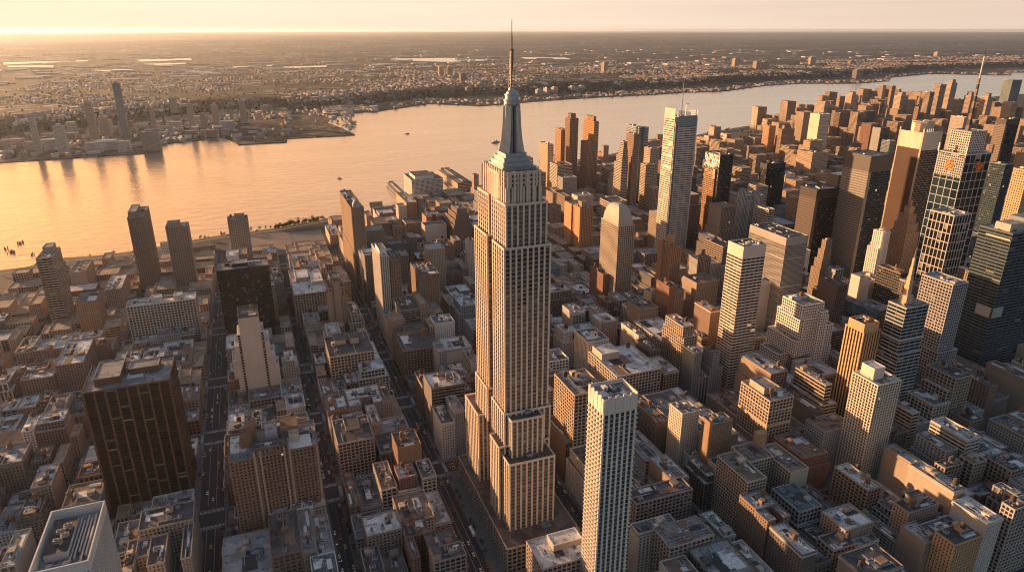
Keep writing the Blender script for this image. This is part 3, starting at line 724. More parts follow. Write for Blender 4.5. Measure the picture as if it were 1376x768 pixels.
'X':  ('warehouse','warehouse','long warehouse with a pale strip roof running toward the river','punch',(.30,.225,.17),RP,dict(blank='r')),
'Yb': ('loft_building','loft building','brown brick loft with jumbled pale roof in front of the long strip-roofed warehouse','punch',(.29,.19,.13),RG,dict(tank=1,ac=4)),
'Z1': ('brick_building','brick building','brown brick block with pale barrel roof left of the white L-shaped roof','punch',(.28,.19,.14),RB,dict(ac=3)),
'Z2': ('loft_building','loft building','brown loft under a stained white roof behind the bronze slab','punch',(.27,.18,.13),RP,dict(white=1,ac=3)),
'Z3': ('brick_building','brick building','red brown block with grey tin roof in front of the stained white roof','punch',(.25,.165,.125),RG,dict(ac=1)),
'U2': ('loft_building','loft building','low grey courtyard building between the white ribbed tower and the avenue','punch',(.30,.25,.21),RD,dict(court=1)),
'R2': ('loft_building','loft building','pale-roofed corner building in front of the limestone skyscraper','loft',(.36,.30,.25),RP,dict(pent=(.35,.9,.45,.85,6),ac=3)),
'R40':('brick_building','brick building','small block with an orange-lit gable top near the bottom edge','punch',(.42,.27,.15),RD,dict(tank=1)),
'R41':('loft_building','loft building','grey loft with tall windows in the bottom corner beyond the orange gable','loft',(.36,.33,.30),RG,dict(tank=1)),
'R42':('loft_building','loft building','dark-roofed brown building with pale turret beside the orange gable block','punch',(.35,.27,.205),RD,dict(tank=1,pent=(.3,.7,.5,.9,8))),
'R43':('loft_building','loft building','cream banded loft with two dark tanks behind the dark-roofed turret building','loft',(.33,.27,.21),RD,dict(tank=2)),
'R44':('loft_building','loft building','cream banded loft with pale bulkhead, second of its pair below the brown stepped loft','loft',(.35,.28,.22),RD,dict(bulk=2)),
'R45':('loft_building','loft building','wide brown loft with pink parapet at the edge of view below the teal tower','loft',(.32,.25,.2),RD,dict(ac=5)),
'R46':('loft_building','loft building','low block with black cluttered roof in front of the clean white roof','loft',(.38,.28,.2),RD,dict(ac=7,tank=1)),
'R11a':('office_tower','office tower','black slab tower with a lit brown edge, behind the turreted tower','black',(.03,.03,.033),RD,dict(band=10)),
'R11b':('office_tower','office tower','lower black slab with pale roof rim, joined in front of the black slab tower','black',(.025,.03,.035),RP,dict()),
'D1': ('apartment_tower','apartment tower','lone beige slab by the long river pier shed','punch2',(.42,.32,.24),RG,dict()),
'D2': ('apartment_tower','apartment tower','broad round-shouldered beige tower behind the cream stepped slab','punch2',(.42,.34,.27),RG,dict(notch=1)),
'D3': ('office_tower','office tower','bright cream slab rising above a stepped beige base','punch2',(.62,.50,.37),RG,dict(blank='l')),
'D4': ('office_building','office block','stepped beige block at the foot of the bright cream slab','punch2',(.46,.34,.24),RB,dict()),
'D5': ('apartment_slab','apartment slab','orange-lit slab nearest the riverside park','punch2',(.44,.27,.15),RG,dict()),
'D6': ('apartment_slab','apartment slab','ragged brown slab adjoining the orange-lit slab by the park','punch2',(.30,.20,.14),RG,dict(notch=1)),
'D7': ('apartment_slab','apartment slab','long dark slab with flat roof before the northern river bend','punch2',(.17,.13,.11),RD,dict()),
'D8': ('apartment_tower','apartment tower','sunlit beige tower just behind the long dark slab','punch2',(.46,.36,.27),RG,dict(notch=1)),
'D9': ('apartment_tower','apartment tower','first of two very slim grey towers rising against the river','punch2',(.32,.26,.22),RG,dict()),
'D10':('apartment_tower','apartment tower','second of two very slim towers against the river, browner and a touch wider','punch2',(.32,.23,.17),RG,dict()),
'D11':('apartment_tower','apartment tower','flat-topped beige tower with grey shaded side in the far cluster','punch2',(.46,.37,.29),RG,dict(notch=1)),
'D12':('apartment_tower','apartment tower','blue-capped beige tower next to the flat-topped beige one','punch2',(.42,.34,.27),(.2,.24,.28),dict()),
'D13':('apartment_tower','apartment tower','one of twin tallest far towers, carrying a thin needle','punch2',(.36,.29,.24),RG,dict(mast=(.8,.2,45))),
'D14':('apartment_tower','apartment tower','other of twin tallest far towers, with sunlit notched shoulder and no needle','punch2',(.44,.34,.26),RG,dict(notch=1)),
'D15':('office_tower','office tower','dark slab with lit banded front before the twin tallest far towers','strip',(.36,.28,.22),RD,dict()),
'D16':('office_tower','office tower','squat cream octagonal tower top behind the tan screen tower','punch2',(.56,.45,.33),RD,dict(blank='la')),
'D17':('office_tower','office tower','white pin-striped tower behind the antenna tower','mull',(.58,.50,.43),RG,dict()),
'D18':('apartment_tower','apartment tower','small brown far tower left of the antenna','punch2',(.34,.26,.2),RG,dict()),
'D19':('apartment_tower','apartment tower','brown far tower crossed by the striped antenna','punch2',(.40,.30,.23),RG,dict(notch=1)),
'D20':('apartment_tower','apartment tower','far tower with bright western edge right of the antenna','punch2',(.44,.34,.26),RG,dict(notch=1)),
'D21':('apartment_tower','apartment tower','broad blue-grey tower farthest along the river at the edge of view','blue',(.33,.32,.32),RG,dict()),
'D22':('apartment_tower','apartment tower','orange-lit slab below the broad blue-grey far tower','punch2',(.46,.33,.22),RG,dict(blank='l')),
'D23':('office_tower','office tower','black slab with lit banded edge beyond the emblem tower','strip',(.22,.17,.14),RD,dict(band=12,side='black')),
'D24':('office_tower','office tower','dark teal tower with lit roof rim at the shoulder of the emblem tower','teal',(.12,.15,.16),RG,dict()),
'D25':('office_building','office block','squat brown block before the long dark slab','punch2',(.30,.24,.19),RG,dict()),
'D26':('apartment_tower','apartment tower','grey-blue tower under the two very slim towers','blue',(.30,.30,.31),RG,dict()),
'D27':('apartment_tower','apartment tower','brown tower behind the squat brown block, before the slim pair','punch2',(.28,.21,.17),RG,dict()),
'D28':('office_tower','office tower','orange stone tower rising out of view behind the huge teal tower','punch',(.52,.36,.22),RG,dict()),
}
def roomy(b, k): return max(b, k)
WALLN = {'masonry': 'wall', 'panel': 'wall'}

def tier(root, bx, z0, style, col, roofc, faces, r, opts, win=False, roof=True, dress=(2, 0, 1)):
    """one block of a building: its wall, its roof and what stands on it"""
    x0, x1, y0, y1, h = bx
    ox, oy = root.location.x, root.location.y
    x0 -= ox; x1 -= ox; y0 -= oy; y1 -= oy
    wm = STY[style][5]
    b = MB(); wins = [] if win else None; core = MB() if win else None
    band = opts.get('band', 0); top = h - band
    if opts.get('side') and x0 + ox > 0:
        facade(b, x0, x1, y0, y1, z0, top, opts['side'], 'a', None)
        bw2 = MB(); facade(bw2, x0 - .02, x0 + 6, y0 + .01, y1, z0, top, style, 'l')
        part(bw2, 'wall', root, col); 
    else:
        fs = ''.join(c for c in faces if c not in opts.get('blank', ''))
        facade(b, x0, x1, y0, y1, z0, top, style, fs, wins, core)
    if band: b.box(x0 - .1, x1 + .1, y0 - .1, y1 + .1, top, h, wm, bottom=True)
    if roof: parapet(b, x0, x1, y0, y1, h, wm, 1.3)
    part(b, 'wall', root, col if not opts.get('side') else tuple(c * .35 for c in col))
    if win and core.f:
        tag(part(core, 'window', root, col), None, None, None, 'stuff')
        pick_windows(root, wins, STY[style][6])
    if roof:
        part(roof_mesh(x0, x1, y0, y1, h, wm, r, 0), 'roof', root, roofc)
        if opts.get('pent'):
            for key in ('pent', 'pent2'):
                if key in opts:
                    a, c, d, e, ph = opts[key]
                    pb = MB(); w, l = x1 - x0, y1 - y0
                    X0, X1, Y0, Y1 = x0 + a * w, x0 + c * w, y0 + d * l, y0 + e * l
                    facade(pb, X0, X1, Y0, Y1, h + .06, h + ph, 'punch', '')
                    ph_o = part(pb, 'penthouse', root, tuple(min(.7, q * 1.05) for q in col))
                    part(roof_mesh(X0, X1, Y0, Y1, h + ph, 'masonry', r, .6, False), 'roof', ph_o, roofc)
        dress_roof(root, x0 + 1, x1 - 1, y0 + 1, y1 - 1, h, r, col, roofc, opts.get('ac', dress[0]), opts.get('tank', dress[1]), opts.get('bulk', dress[2]))

WIN_MESH = {}
def window_mesh(pm):
    if pm not in WIN_MESH:
        b = MB(); b.poly([(-.5, 0, -.5), (.5, 0, -.5), (.5, 0, .5), (-.5, 0, .5)], pm, [(.01, .01), (.99, .01), (.99, .99), (.01, .99)])
        b.box(-.5, .5, -.05, .02, -.54, -.5, 'masonry', bottom=True)
        WIN_MESH[pm] = b.mesh('window')
    return WIN_MESH[pm]
def pick_windows(root, wins, pm, n=80):
    """the windows that show largest stand as panes of their own, each with its sill"""
    cz = 436.0; ox, oy = root.location.x, root.location.y
    def size(w):
        (ax, ay), (bx, by), za, zb = w
        v = Vector(((ax + bx) / 2 + ox, (ay + by) / 2 + oy, (za + zb) / 2 - cz))
        nrm = Vector((by - ay, -(bx - ax), 0)).normalized()
        c = max(.0, -v.normalized().dot(nrm))
        fwd = v.x * .334 + v.y * .875 - v.z * .351
        up = v.z * .936 + (v.x * .357 + v.y * .934) * .351
        sx = (v.x * .934 - v.y * .357) / fwd
        inside = fwd > 1 and abs(up / fwd) < .41 and abs(sx) < .74
        return ((bx - ax) ** 2 + (by - ay) ** 2) ** .5 * (zb - za) * c / v.length_squared if inside else 0
    for w in sorted(wins, key=size, reverse=True)[:n]:
        (ax, ay), (bx, by), za, zb = w
        o = link('window', window_mesh(pm), root, ((ax + bx) / 2, (ay + by) / 2, (za + zb) / 2), root.color)
        o.rotation_euler.z = math.atan2(by - ay, bx - ax)
        o.scale = (((bx - ax) ** 2 + (by - ay) ** 2) ** .5, 1, zb - za)

BOXES = []      # ground taken by buildings: x0, x1, y0, y1
def vis_faces(x0, x1): return 'a' + ('l' if x0 > -25 else '') + ('r' if x1 < 25 else '')
def hero(key):
    name, cat, label, style, col, roofc, op = HERO[key]
    if key[0] in 'CDABE' and style == 'punch2': style = 'farp'
    ts = sorted(TIERS[key], key=lambda t: t[4])
    r = random.Random(hash(key) % 1000 if False else sum(map(ord, key)) * 7)
    X0 = min(t[0] for t in ts); X1 = max(t[1] for t in ts); Y0 = min(t[2] for t in ts); Y1 = max(t[3] for t in ts)
    root = thing(name, label, cat, ((X0 + X1) / 2, (Y0 + Y1) / 2, 0))
    root.color = (*col, 1)
    ox, oy = root.location.x, root.location.y
    BOXES.append((X0, X1, Y0, Y1))
    fc = vis_faces(X0, X1)
    win = bool(op.get('win'))
    x0, x1, y0, y1, h = ts[-1]
    z = 0
    lx0, lx1, ly0, ly1 = x0 - ox, x1 - ox, y0 - oy, y1 - oy
    def T(bx, z0, st=style, o=op, w=win, **k): tier(root, bx, z0, st, k.pop('col', col), k.pop('roofc', roofc), fc, r, o, w, **k)
    base = {k: v for k, v in op.items() if k not in ('pent', 'pent2', 'tank', 'ac', 'bulk', 'band', 'side', 'blank')}
    if key == 'P':
        b = MB(); facade(b, lx0, lx1, ly0, ly1, 0, h, 'punch', 'lr'); part(b, 'wall', root, col)
        part(roof_mesh(lx0, lx1, ly0, ly1, h, 'masonry', r, 2.2), 'roof', root, RD)
        link('ac_unit', AC, root, (-3, -6, h + .1), RP).scale = (2.2, 2.2, 2)
        link('water_tank', TANKS[0], root, (5, 5, h + .1))
        # window column down each edge, then the wings that step away on both sides
        for sx, xs in ((-1, lx0), (1, lx1)):
            wx = 3.6
            a, c = (xs - wx, xs) if sx < 0 else (xs, xs + wx)
            b = MB(); facade(b, a, c, ly0 + 1.2, ly1 - 3, 0, h - 22, 'bay', 'alr'); part(b, 'window_bay', root, tuple(q * .8 for q in col))
            part(roof_mesh(a, c, ly0 + 1.2, ly1 - 3, h - 22, 'masonry', r, .8, False), 'roof', root, RP)
            for k, (dw, hh) in enumerate(((5, h - 36), (10, h - 56), (13 if sx > 0 else 6, h - 72))):
                a2, c2 = (a - dw, a) if sx < 0 else (c, c + dw)
                a3, c3 = (a - (0, 5, 10)[k], a) if False else (a2, c2)
                b = MB(); facade(b, a3, c3, ly0 + .4 + k * .35, ly1 - k * 2, 0 if k == 2 else hh - 24, hh, 'punch', 'l' if sx < 0 else 'r'); part(b, 'setback', root, col)
                part(roof_mesh(a3, c3, ly0 + .4 + k * .35, ly1 - k * 2, hh, 'masonry', r, .8, False), 'roof', root, RP)
        return
    if op.get('sunk'):
        b = MB(); core = MB(); w = []
        facade(b, lx0, lx1, ly0, ly1, 0, h - 4, style, 'ar', w, core)
        b.box(lx0 - .05, lx1 + .05, ly0 - .05, ly0 + .8, h - 4, h + 3, 'panel'); b.box(lx0 - .05, lx1 + .05, ly1 - .8, ly1 + .05, h - 4, h + 3, 'panel')
        b.box(lx0 - .05, lx0 + .8, ly0 + .8, ly1 - .8, h - 4, h + 3, 'panel'); b.box(lx1 - .8, lx1 + .05, ly0 + .8, ly1 - .8, h - 4, h + 3, 'panel')
        part(b, 'wall', root, col); tag(part(core, 'window', root, col), None, None, None, 'stuff'); pick_windows(root, w, STY[style][6], 90)
        part(roof_mesh(lx0 + .8, lx1 - .8, ly0 + .8, ly1 - .8, h - 4, 'panel', r, .3), 'roof', root, RG)
        b = MB(); b.box(lx0 + 4, lx0 + 17, ly0 + 16, ly1 - 9, h - 3.9, h + 1.2, 'panel', 'tar'); part(b, 'plant_house', root, (.4, .42, .44))
        for k in range(4):
            o = link('ac_unit', AC, root, (lx0 + 10 + (k % 2) * 3, ly0 + 26 + 4.5 * k, h + 1.3), RP); o.scale = (1.5, 1.4, 1.3)
        for k in range(5):
            b = MB(); b.box(lx0 + 18 + k * 2.1, lx0 + 19.1 + k * 2.1, ly0 + 6 + 5 * (k % 3), ly1 - 8 - 4 * (k % 2), h - 3.5, h - 1.2 + .3 * k, 'duct', bottom=True); part(b, 'duct', root)
        for k in range(2):
            o = link('roof_vent', VENT, root, (lx0 + 8 + 9 * k, ly0 + 8, h - 3.9)); o.scale = (2.4, 2.4, 1.6)
        return
    if op.get('ushape'):
        d = y1 - y0; w = x1 - x0
        T((x0, x0 + w * .30, y0, y1, h), 0, o=dict(base, ac=3, bulk=1)); T((x1 - w * .30, x1, y0, y1, h - 2), 0, o=dict(base, blank='a', ac=3))
        T((x0 + w * .30, x1 - w * .30, y0 + d * .52, y1 + 6, h + 1), 0, o=dict(base, ac=3, bulk=0))
        T((x0 + w * .3, x1 - w * .3, y0 + .5, y0 + d * .5, 14), 0, o=dict(base, ac=2, bulk=0), w=False, roofc=RD)
        b = MB(); b.box(lx1 - w * .36, lx1 - w * .22, ly1 - 3, ly1 + 4, h - 1.9, h + 15, 'masonry'); part(b, 'lift_tower', root, (.36, .22, .13))
        return
    if op.get('court'):
        w, d = x1 - x0, y1 - y0
        T((x0, x1, y0 + d * .62, y1, h), 0, o=dict(base, ac=4)); T((x1 - w * .18, x1, y0, y0 + d * .62, h - 3), 0, o=dict(base, ac=0, bulk=0))
        T((x0 + w * .25, x0 + w * .55, y0, y0 + d * .5, h - 2), 0, o=dict(base, ac=2, bulk=0)); T((x0 + w * .56, x1 - w * .19, y0 + 2, y0 + d * .61, 18), 0, o=dict(base, ac=3, bulk=0), roofc=RD)
        T((x0, x0 + w * .24, y0 + d * .3, y0 + d * .6, h - 8), 0, o=dict(base, ac=0, bulk=0))
        return
    if op.get('zig'):
        # four diminishing terraces with a notched river side
        n = len(ts)
        for i, (a, b_, c, d, hh) in enumerate(ts):
            T((a, b_, c, d, hh), 0 if i == 0 else ts[i - 1][4], o=dict(base, ac=1, bulk=0 if i < n - 1 else 2, tank=1 if i == n - 1 else 0), w=win and i == 1)
            if i: T((b_ - 9, b_ + 4 - i, c - 7, c + 3, hh - 9), 0, o=dict(base, ac=0, bulk=0), w=False)
        return
    if op.get('stepl'):
        # storeys step back from the sun side
        w, d = x1 - x0, y1 - y0
        for i in range(4):
            T((x0 + w * .09 * i, x1 - w * .05 * i, y0 + d * .04 * i, y1 - d * .14 * (i), h - (3 - i) * h * .09), 0 if i == 0 else h - (4 - i) * h * .09, o=dict(base, ac=1 if i < 3 else 2, bulk=1 if i == 3 else 0, tank=op.get('tank', 0) if i == 3 else 0))
        return
    if op.get('plinth'):
        T((x0 - 1, x1 + 10, y0 - 3, y1 + 2, h * .40), 0, o=dict(base, ac=2, bulk=0)); T((x0, x1 + 7, y0 - 1.5, y1 + 1, h * .53), h * .40, o=dict(base, ac=1, bulk=0)); T((x0, x1, y0, y1, h), h * .53, o=op)
        return
    if op.get('lower'):
        hh, ax, ay, _ = op['lower']
        T((x0 - .8, x1 + ax, y0 - 1, y1 + ay, hh), 0, o=dict(base, ac=2, bulk=1), w=False); z = hh
    if op.get('nyt'):
        n = 5.0
        T((x0 + n, x1 - n, y0, y1, h), 0, o=dict(base, ac=5, bulk=0), roof=True)
        b = MB(); facade(b, lx0, lx0 + n, ly0 + n, ly1 - n, 0, h, 'louv', 'l'); part(b, 'wall', root, (.60, .52, .44))
        b = MB(); facade(b, lx0 + .5, lx0 + n, ly0 + .6, ly0 + n, 0, h - 6, 'blue', 'al'); part(b, 'corner_bay', root, (.2, .22, .24))
        b = MB(); facade(b, lx1 - n, lx1, ly0 + n, ly1 - n, 0, h, 'mull', ''); part(b, 'wall', root, col)
        b = MB(); b.box(lx0, lx0 + .6, ly0 + n, ly1 - n, h + .1, h + 17, 'panel', bottom=True); part(b, 'roof_screen', root, (.5, .42, .35))
        for k in range(26):
            b = MB(); xx = lx0 + n + (x1 - x0 - 2 * n) * k / 25
            b.box(xx - .22, xx + .22, ly0 + .1, ly0 + .6, h, h + 15, 'steel'); part(b, 'screen_rod', root)
        b = MB(); b.box(lx0 + n, lx1 - n, ly0 - .25, ly0 - .02, h - 14, h + 5, 'panel', bottom=True); part(b, 'roof_screen', root, (.16, .22, .24))
        b = MB(); b.lathe(0, 0, [(.9, h), (.7, h + 40), (.3, h + 78), (0, h + 86)], 'mast_metal', 8, False); part(b, 'mast', root)
        b = MB(); b.box(12.0, 13, 4, 5, h, h + 22, 'steel'); b.box(9, 19, 4.2, 4.8, h + 22, h + 23, 'steel', bottom=True); part(b, 'crane', root)
        return
    if op.get('cham'):
        # eight-sided plan: broad ribbed faces and narrow corner faces
        for bx, st in (((x0, x1 - 5, y0 + 5, y1, h), style), ((x0 + 5, x1, y0, y1 - 5, h - .7), style)):
            T(bx, 0, o=dict(base, ac=2, bulk=0) if bx[4] != h else op)
        b = MB(); b.prism([(lx0 + .4, ly0 + 5.2), (lx0 + 5.2, ly0 + .4), (lx0 + 5.2, ly0 + 5.2)], 0, h - .3, 'panel'); part(b, 'corner_face', root, col)
        for k in range(int(h / 3.3)):
            pass
        return
    if op.get('mans2'):
        T((x0, x1, y0, y1, h - 14), 0, roof=False, o=base)
        b = MB(); s = 5
        P0 = [(lx0 - .6, ly0 - .6), (lx1 + .6, ly0 - .6), (lx1 + .6, ly1 + .6), (lx0 - .6, ly1 + .6)]; P1 = [(lx0 + s, ly0 + s), (lx1 - s, ly0 + s), (lx1 - s, ly1 - s), (lx0 + s, ly1 - s)] if x1 - x0 > 12 else [(lx0 + 3, ly0 + s), (lx1 - 3, ly0 + s), (lx1 - 3, ly1 - s), (lx0 + 3, ly1 - s)]
        for i in range(4):
            (a, b1), (c, d) = P0[i], P0[(i + 1) % 4]; (e, f), (g, hh) = P1[(i + 1) % 4], P1[i]
            b.poly([(a, b1, h - 14), (c, d, h - 14), (e, f, h), (g, hh, h)], 'roofing')
        b.poly([(p, q, h) for p, q in P1], 'roofing'); part(b, 'roof', root, (.16, .165, .165))
        dress_roof(root, lx0 + 4, lx1 - 4, ly0 + 5, ly1 - 5, h, r, col, roofc, 3, 0, 1)
        return
    # plain stack of tiers
    for i, t in enumerate(ts):
        last = i == len(ts) - 1
        z0 = z if i == 0 else ts[i - 1][4]
        if key == 'D4': z0 = 0
        if key == 'R18': z0 = 0 if i == 0 else ts[0][4]
        T(t, z0, o=op if last else dict(base, blank=op.get('blank', ''), ac=2, bulk=1))
    if op.get('belts'):
        for f in (.33, .62, .84):
            b = MB(); b.box(lx0 - .35, lx1 + .35, ly0 - .35, ly1 + .35, h * f, h * f + 1.3, 'masonry', bottom=True, skip=''); part(b, 'belt_course', root, tuple(min(.7, q * 1.25) for q in col))
    if op.get('crown'):
        n = 9; b = MB(); w = x1 - x0; d = y1 - y0; zc = h - 10
        # notched crown: tall flat fins carried above the roof
        for i in range(n):
            s = lx0 + w * i / n; e = lx0 + w * (i + 1) / n; hh = h + 2.2 + (1.6 if i % 2 else 0)
            b.box(s + (.15 if i % 2 else -.0), e - (.15 if i % 2 else 0), ly0 - (.55 if i % 2 else .35), ly0 + .35, zc, hh, 'panel', bottom=True)
        for i in range(8):
            s = ly0 + .36 + (d - .4) * i / 8; e = ly0 + .36 + (d - .4) * (i + 1) / 8
            b.box(lx0 - (.55 if i % 2 else .35), lx0 + .35, s, e, zc, h + 2.2 + (1.6 if i % 2 else 0), 'panel', bottom=True)
        b.box(lx1 - .3, lx1 + .3, ly0 + .36, ly1, zc, h + 3, 'panel', bottom=True); b.box(lx0 + .36, lx1 - .3, ly1 - .4, ly1 + .25, zc, h + 3, 'panel', bottom=True)
        part(b, 'crown', root, (.62, .55, .48))
        # west side balconies: one slab and rail to each floor
        b = MB(); nf = round(zc / 3.6)
        for k in range(1, nf):
            zz = k * zc / nf
            b.box(lx0 - 1.1, lx0 - .02, ly0 + .5, ly1 - .5, zz, zz + .75, 'panel', bottom=True)
            b.box(lx1 - 2.2, lx1 + .8, ly0 - .8, ly0 - .05, zz, zz + .5, 'panel', bottom=True)
        o = part(b, 'balcony', root, (.60, .52, .44)); o['kind'] = 'stuff'
    if op.get('bigbrown'):
        # four pale piers, a cross gable bay and terraces at several heights
        w = x1 - x0
        for f in (.27, .335, .60, .655, .965):
            b = MB(); b.box(lx0 + w * f, lx0 + w * f + 1.7, ly0 - .7, ly0 - .02, 0, h + (6 if f < .9 else 0), 'masonry'); part(b, 'pier', root, (.40, .29, .22))
        b = MB(); facade(b, lx0 + w * .27, lx0 + w * .66, ly0 + .4, ly0 + 13, h + .1, h + 6.5, 'punch', 'a'); part(b, 'attic', root, col)
        part(roof_mesh(lx0 + w * .27, lx0 + w * .66, ly0 + .4, ly0 + 13, h + 6.5, 'masonry', r), 'roof', root, RD)
        for a, c, d, e, ph, cc in ((.14, .27, .40, .75, 12, BRN), (.2, .32, .55, .8, 17, BRN), (.42, .56, .45, .8, 10, (.34, .33, .34)), (.02, .12, .3, .9, 1.2, WHT), (.60, .80, .5, .9, 11, BRN), (.68, .8, .30, .55, 8, CRM)):
            b = MB(); b.box(lx0 + w * a, lx0 + w * c, ly0 + (y1 - y0) * d, ly0 + (y1 - y0) * e, h + .1, h + ph, 'masonry', 'roofing'); part(b, 'penthouse', root, cc)
        b = MB(); b.box(lx0 + w * .03, lx0 + w * .23, ly0 + .9, ly0 + 9, h + .2, h + .8, 'membrane', 'roofing'); part(b, 'terrace', root, (.10, .19, .22))
    if op.get('triple'):
        for a, c, hh in ((-.12, .18, -6), (.30, .72, 9), (.80, 1.12, -14)):
            w = x1 - x0; b = MB(); facade(b, lx0 + w * a, lx0 + w * c, ly0 - 1.6, ly0 + 9, 0, h + hh, 'farp' if a > .7 else 'punch2', 'al' if a > .7 else ''); parapet(b, lx0 + w * a, lx0 + w * c, ly0 - 1.6, ly0 + 9, h + hh, 'masonry'); part(b, 'shaft', root, col); part(roof_mesh(lx0 + w * a, lx0 + w * c, ly0 - 1.6, ly0 + 9, h + hh, 'masonry', r, 0, False), 'roof', root, RD)
    if op.get('wingl'):
        for q, (a, c) in enumerate(((.1, .84), (6, .68), (12, .5))):
            b = MB(); facade(b, lx0 + .5 - 6 * (q + 1), lx0 + .48 - 6 * q, ly0 + 2 + q, ly1 - 2 + q, 0, h * c, style, 'al'); parapet(b, lx0 + .5 - 6 * (q + 1), lx0 + .48 - 6 * q, ly0 + 2 + q, ly1 - 2 + q, h * c, 'masonry'); part(b, 'wing', root, col); part(roof_mesh(lx0 + .5 - 6 * (q + 1), lx0 + .48 - 6 * q, ly0 + 2 + q, ly1 - 2 + q, h * c, 'masonry', r, 0, False), 'roof', root, RP)
    if op.get('wing'):
        b = MB(); facade(b, lx1 + .1, lx1 + 8, ly0 + 6, ly1, 0, h - 16, style, 'al'); part(b, 'wing', root, col); part(roof_mesh(lx1 + .1, lx1 + 8, ly0 + 6, ly1, h - 16, 'masonry', r, .8, False), 'roof', root, RP)
    if op.get('dome'):
        b = MB(); b.lathe((lx0 + lx1) / 2 + 24, ly0 + 16, [(5, h + .1), (5, h + 3), (4.3, h + 5), (2.5, h + 6.5), (0, h + 7)], 'membrane', 16, False); part(b, 'dome', root)
    if op.get('bigtank'):
        o = link('water_tank', TANKS[0], root, (12, -8, h + .1)); o.scale = (2.1, 2.1, 1.9)
        b = MB(); b.box(lx0, lx0 + 20, ly1 + .1, ly1 + 30, 0, h + 12, 'masonry', 'roofing'); part(b, 'wing', root, tuple(q * 1.1 for q in col))
    if op.get('mast'):
        f, rr, L = op['mast']; b = MB(); b.lathe(lx0 + (x1 - x0) * f, 0, [(rr * 4, h), (rr * 2.2, h + L * .6), (0, h + L)], 'mast_metal', 6, False); part(b, 'mast', root)
    if op.get('pyramid'):
        b = MB(); s = 6
        cx, cy = (lx0 + lx1) / 2, ly0 + 14
        for a, bb in (((-s, -s), (s, -s)), ((s, -s), (s, s)), ((s, s), (-s, s)), ((-s, s), (-s, -s))):
            b.poly([(cx + a[0], cy + a[1], h + 5), (cx + bb[0], cy + bb[1], h + 5), (cx + bb[0] * .3, cy + bb[1] * .3, h + 12), (cx + a[0] * .3, cy + a[1] * .3, h + 12)], 'roofing')
        b.box(cx - s, cx + s, cy - s, cy + s, h + .1, h + 4.98, 'masonry', skip='t'); b.box(cx - s * .3, cx + s * .3, cy - s * .3, cy + s * .3, h + 12, h + 12.4, 'roofing'); part(b, 'cap', root, (.36, .33, .30))
    if op.get('mansard'):
        b = MB(); H2 = 30; s = (x1 - x0); d = (y1 - y0)
        zs = [(0, .05), (.4, .09), (.72, .16), (.92, .25), (1, .36)]
        for (f0, i0), (f1, i1) in zip(zs, zs[1:]):
            A = [(lx0 + s * i0, ly0 + d * i0), (lx1 - s * i0, ly0 + d * i0), (lx1 - s * i0, ly1 - d * i0), (lx0 + s * i0, ly1 - d * i0)]
            B = [(lx0 + s * i1, ly0 + d * i1), (lx1 - s * i1, ly0 + d * i1), (lx1 - s * i1, ly1 - d * i1), (lx0 + s * i1, ly1 - d * i1)]
            for k in range(4):
                a, c = A[k], A[(k + 1) % 4]; e, g = B[(k + 1) % 4], B[k]
                b.poly([(*a, h + H2 * f0 + .1), (*c, h + H2 * f0 + .1), (*e, h + H2 * f1 + .1), (*g, h + H2 * f1 + .1)], 'panel')
        b.poly([(*q, h + H2 + .1) for q in B], 'roofing'); part(b, 'crown', root, (.36, .31, .265))
        b = MB(); b.box(lx1 - .5, lx1 + 5, ly0 + 3, ly1, 0, h * .22, 'masonry', 'roofing'); b.box(lx1 - .4, lx1 + 2.5, ly0 + 2, ly1 - 2, h * .22, h * .36, 'masonry', 'roofing'); part(b, 'wing', root, col)
    if op.get('roundtop'):
        b = MB(); b.lathe((lx0 + lx1) / 2, (ly0 + ly1) / 2, [(7, h + .1), (7, h + 9), (6.2, h + 12), (4, h + 14), (0, h + 15)], 'masonry', 14, False); part(b, 'cap', root, col)
        b = MB(); b.box(lx0 - 1.6, lx0 - .05, ly1 - 14, ly1 - 1, 60, h + 4, 'masonry'); part(b, 'stair_shaft', root, col)
    if op.get('slot'):
        b = MB(); b.box(lx0 - 2.4, lx0 - .02, ly0, ly0 + 24, 0, h + 3, 'masonry'); part(b, 'shaft', root, col)
        b = MB(); b.box(lx0 - 2.4, lx0 - .02, ly1 - 34, ly1, 0, h + 1, 'masonry'); part(b, 'shaft', root, col)
        b = MB(); b.box(lx0 + 6, lx0 + 18, ly0 + 10, ly0 + 26, h + .1, h + 12, 'masonry', 'roofing'); part(b, 'penthouse', root, (.3, .2, .15))
    if op.get('ledge'):
        for k in range(0, int(h / 4) - 2):
            pass
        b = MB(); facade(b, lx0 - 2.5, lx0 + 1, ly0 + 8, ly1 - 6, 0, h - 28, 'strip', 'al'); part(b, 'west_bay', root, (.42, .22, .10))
    if op.get('turrets'):
        for fx, hh, w2 in ((-.02, 14, .26), (.30, -6, .16), (.72, 6, .3)):
            b = MB(); a = lx0 + (x1 - x0) * fx; facade(b, a, a + (x1 - x0) * w2, ly0 - 3.5, ly0 + 8, 0, h + hh, 'fin', 'al'); part(b, 'turret', root, (.60, .54, .48)); part(roof_mesh(a, a + (x1 - x0) * w2, ly0 - 3.5, ly0 + 8, h + hh, 'panel', r, 1, False), 'roof', root, RG)
    if op.get('cap'): pass
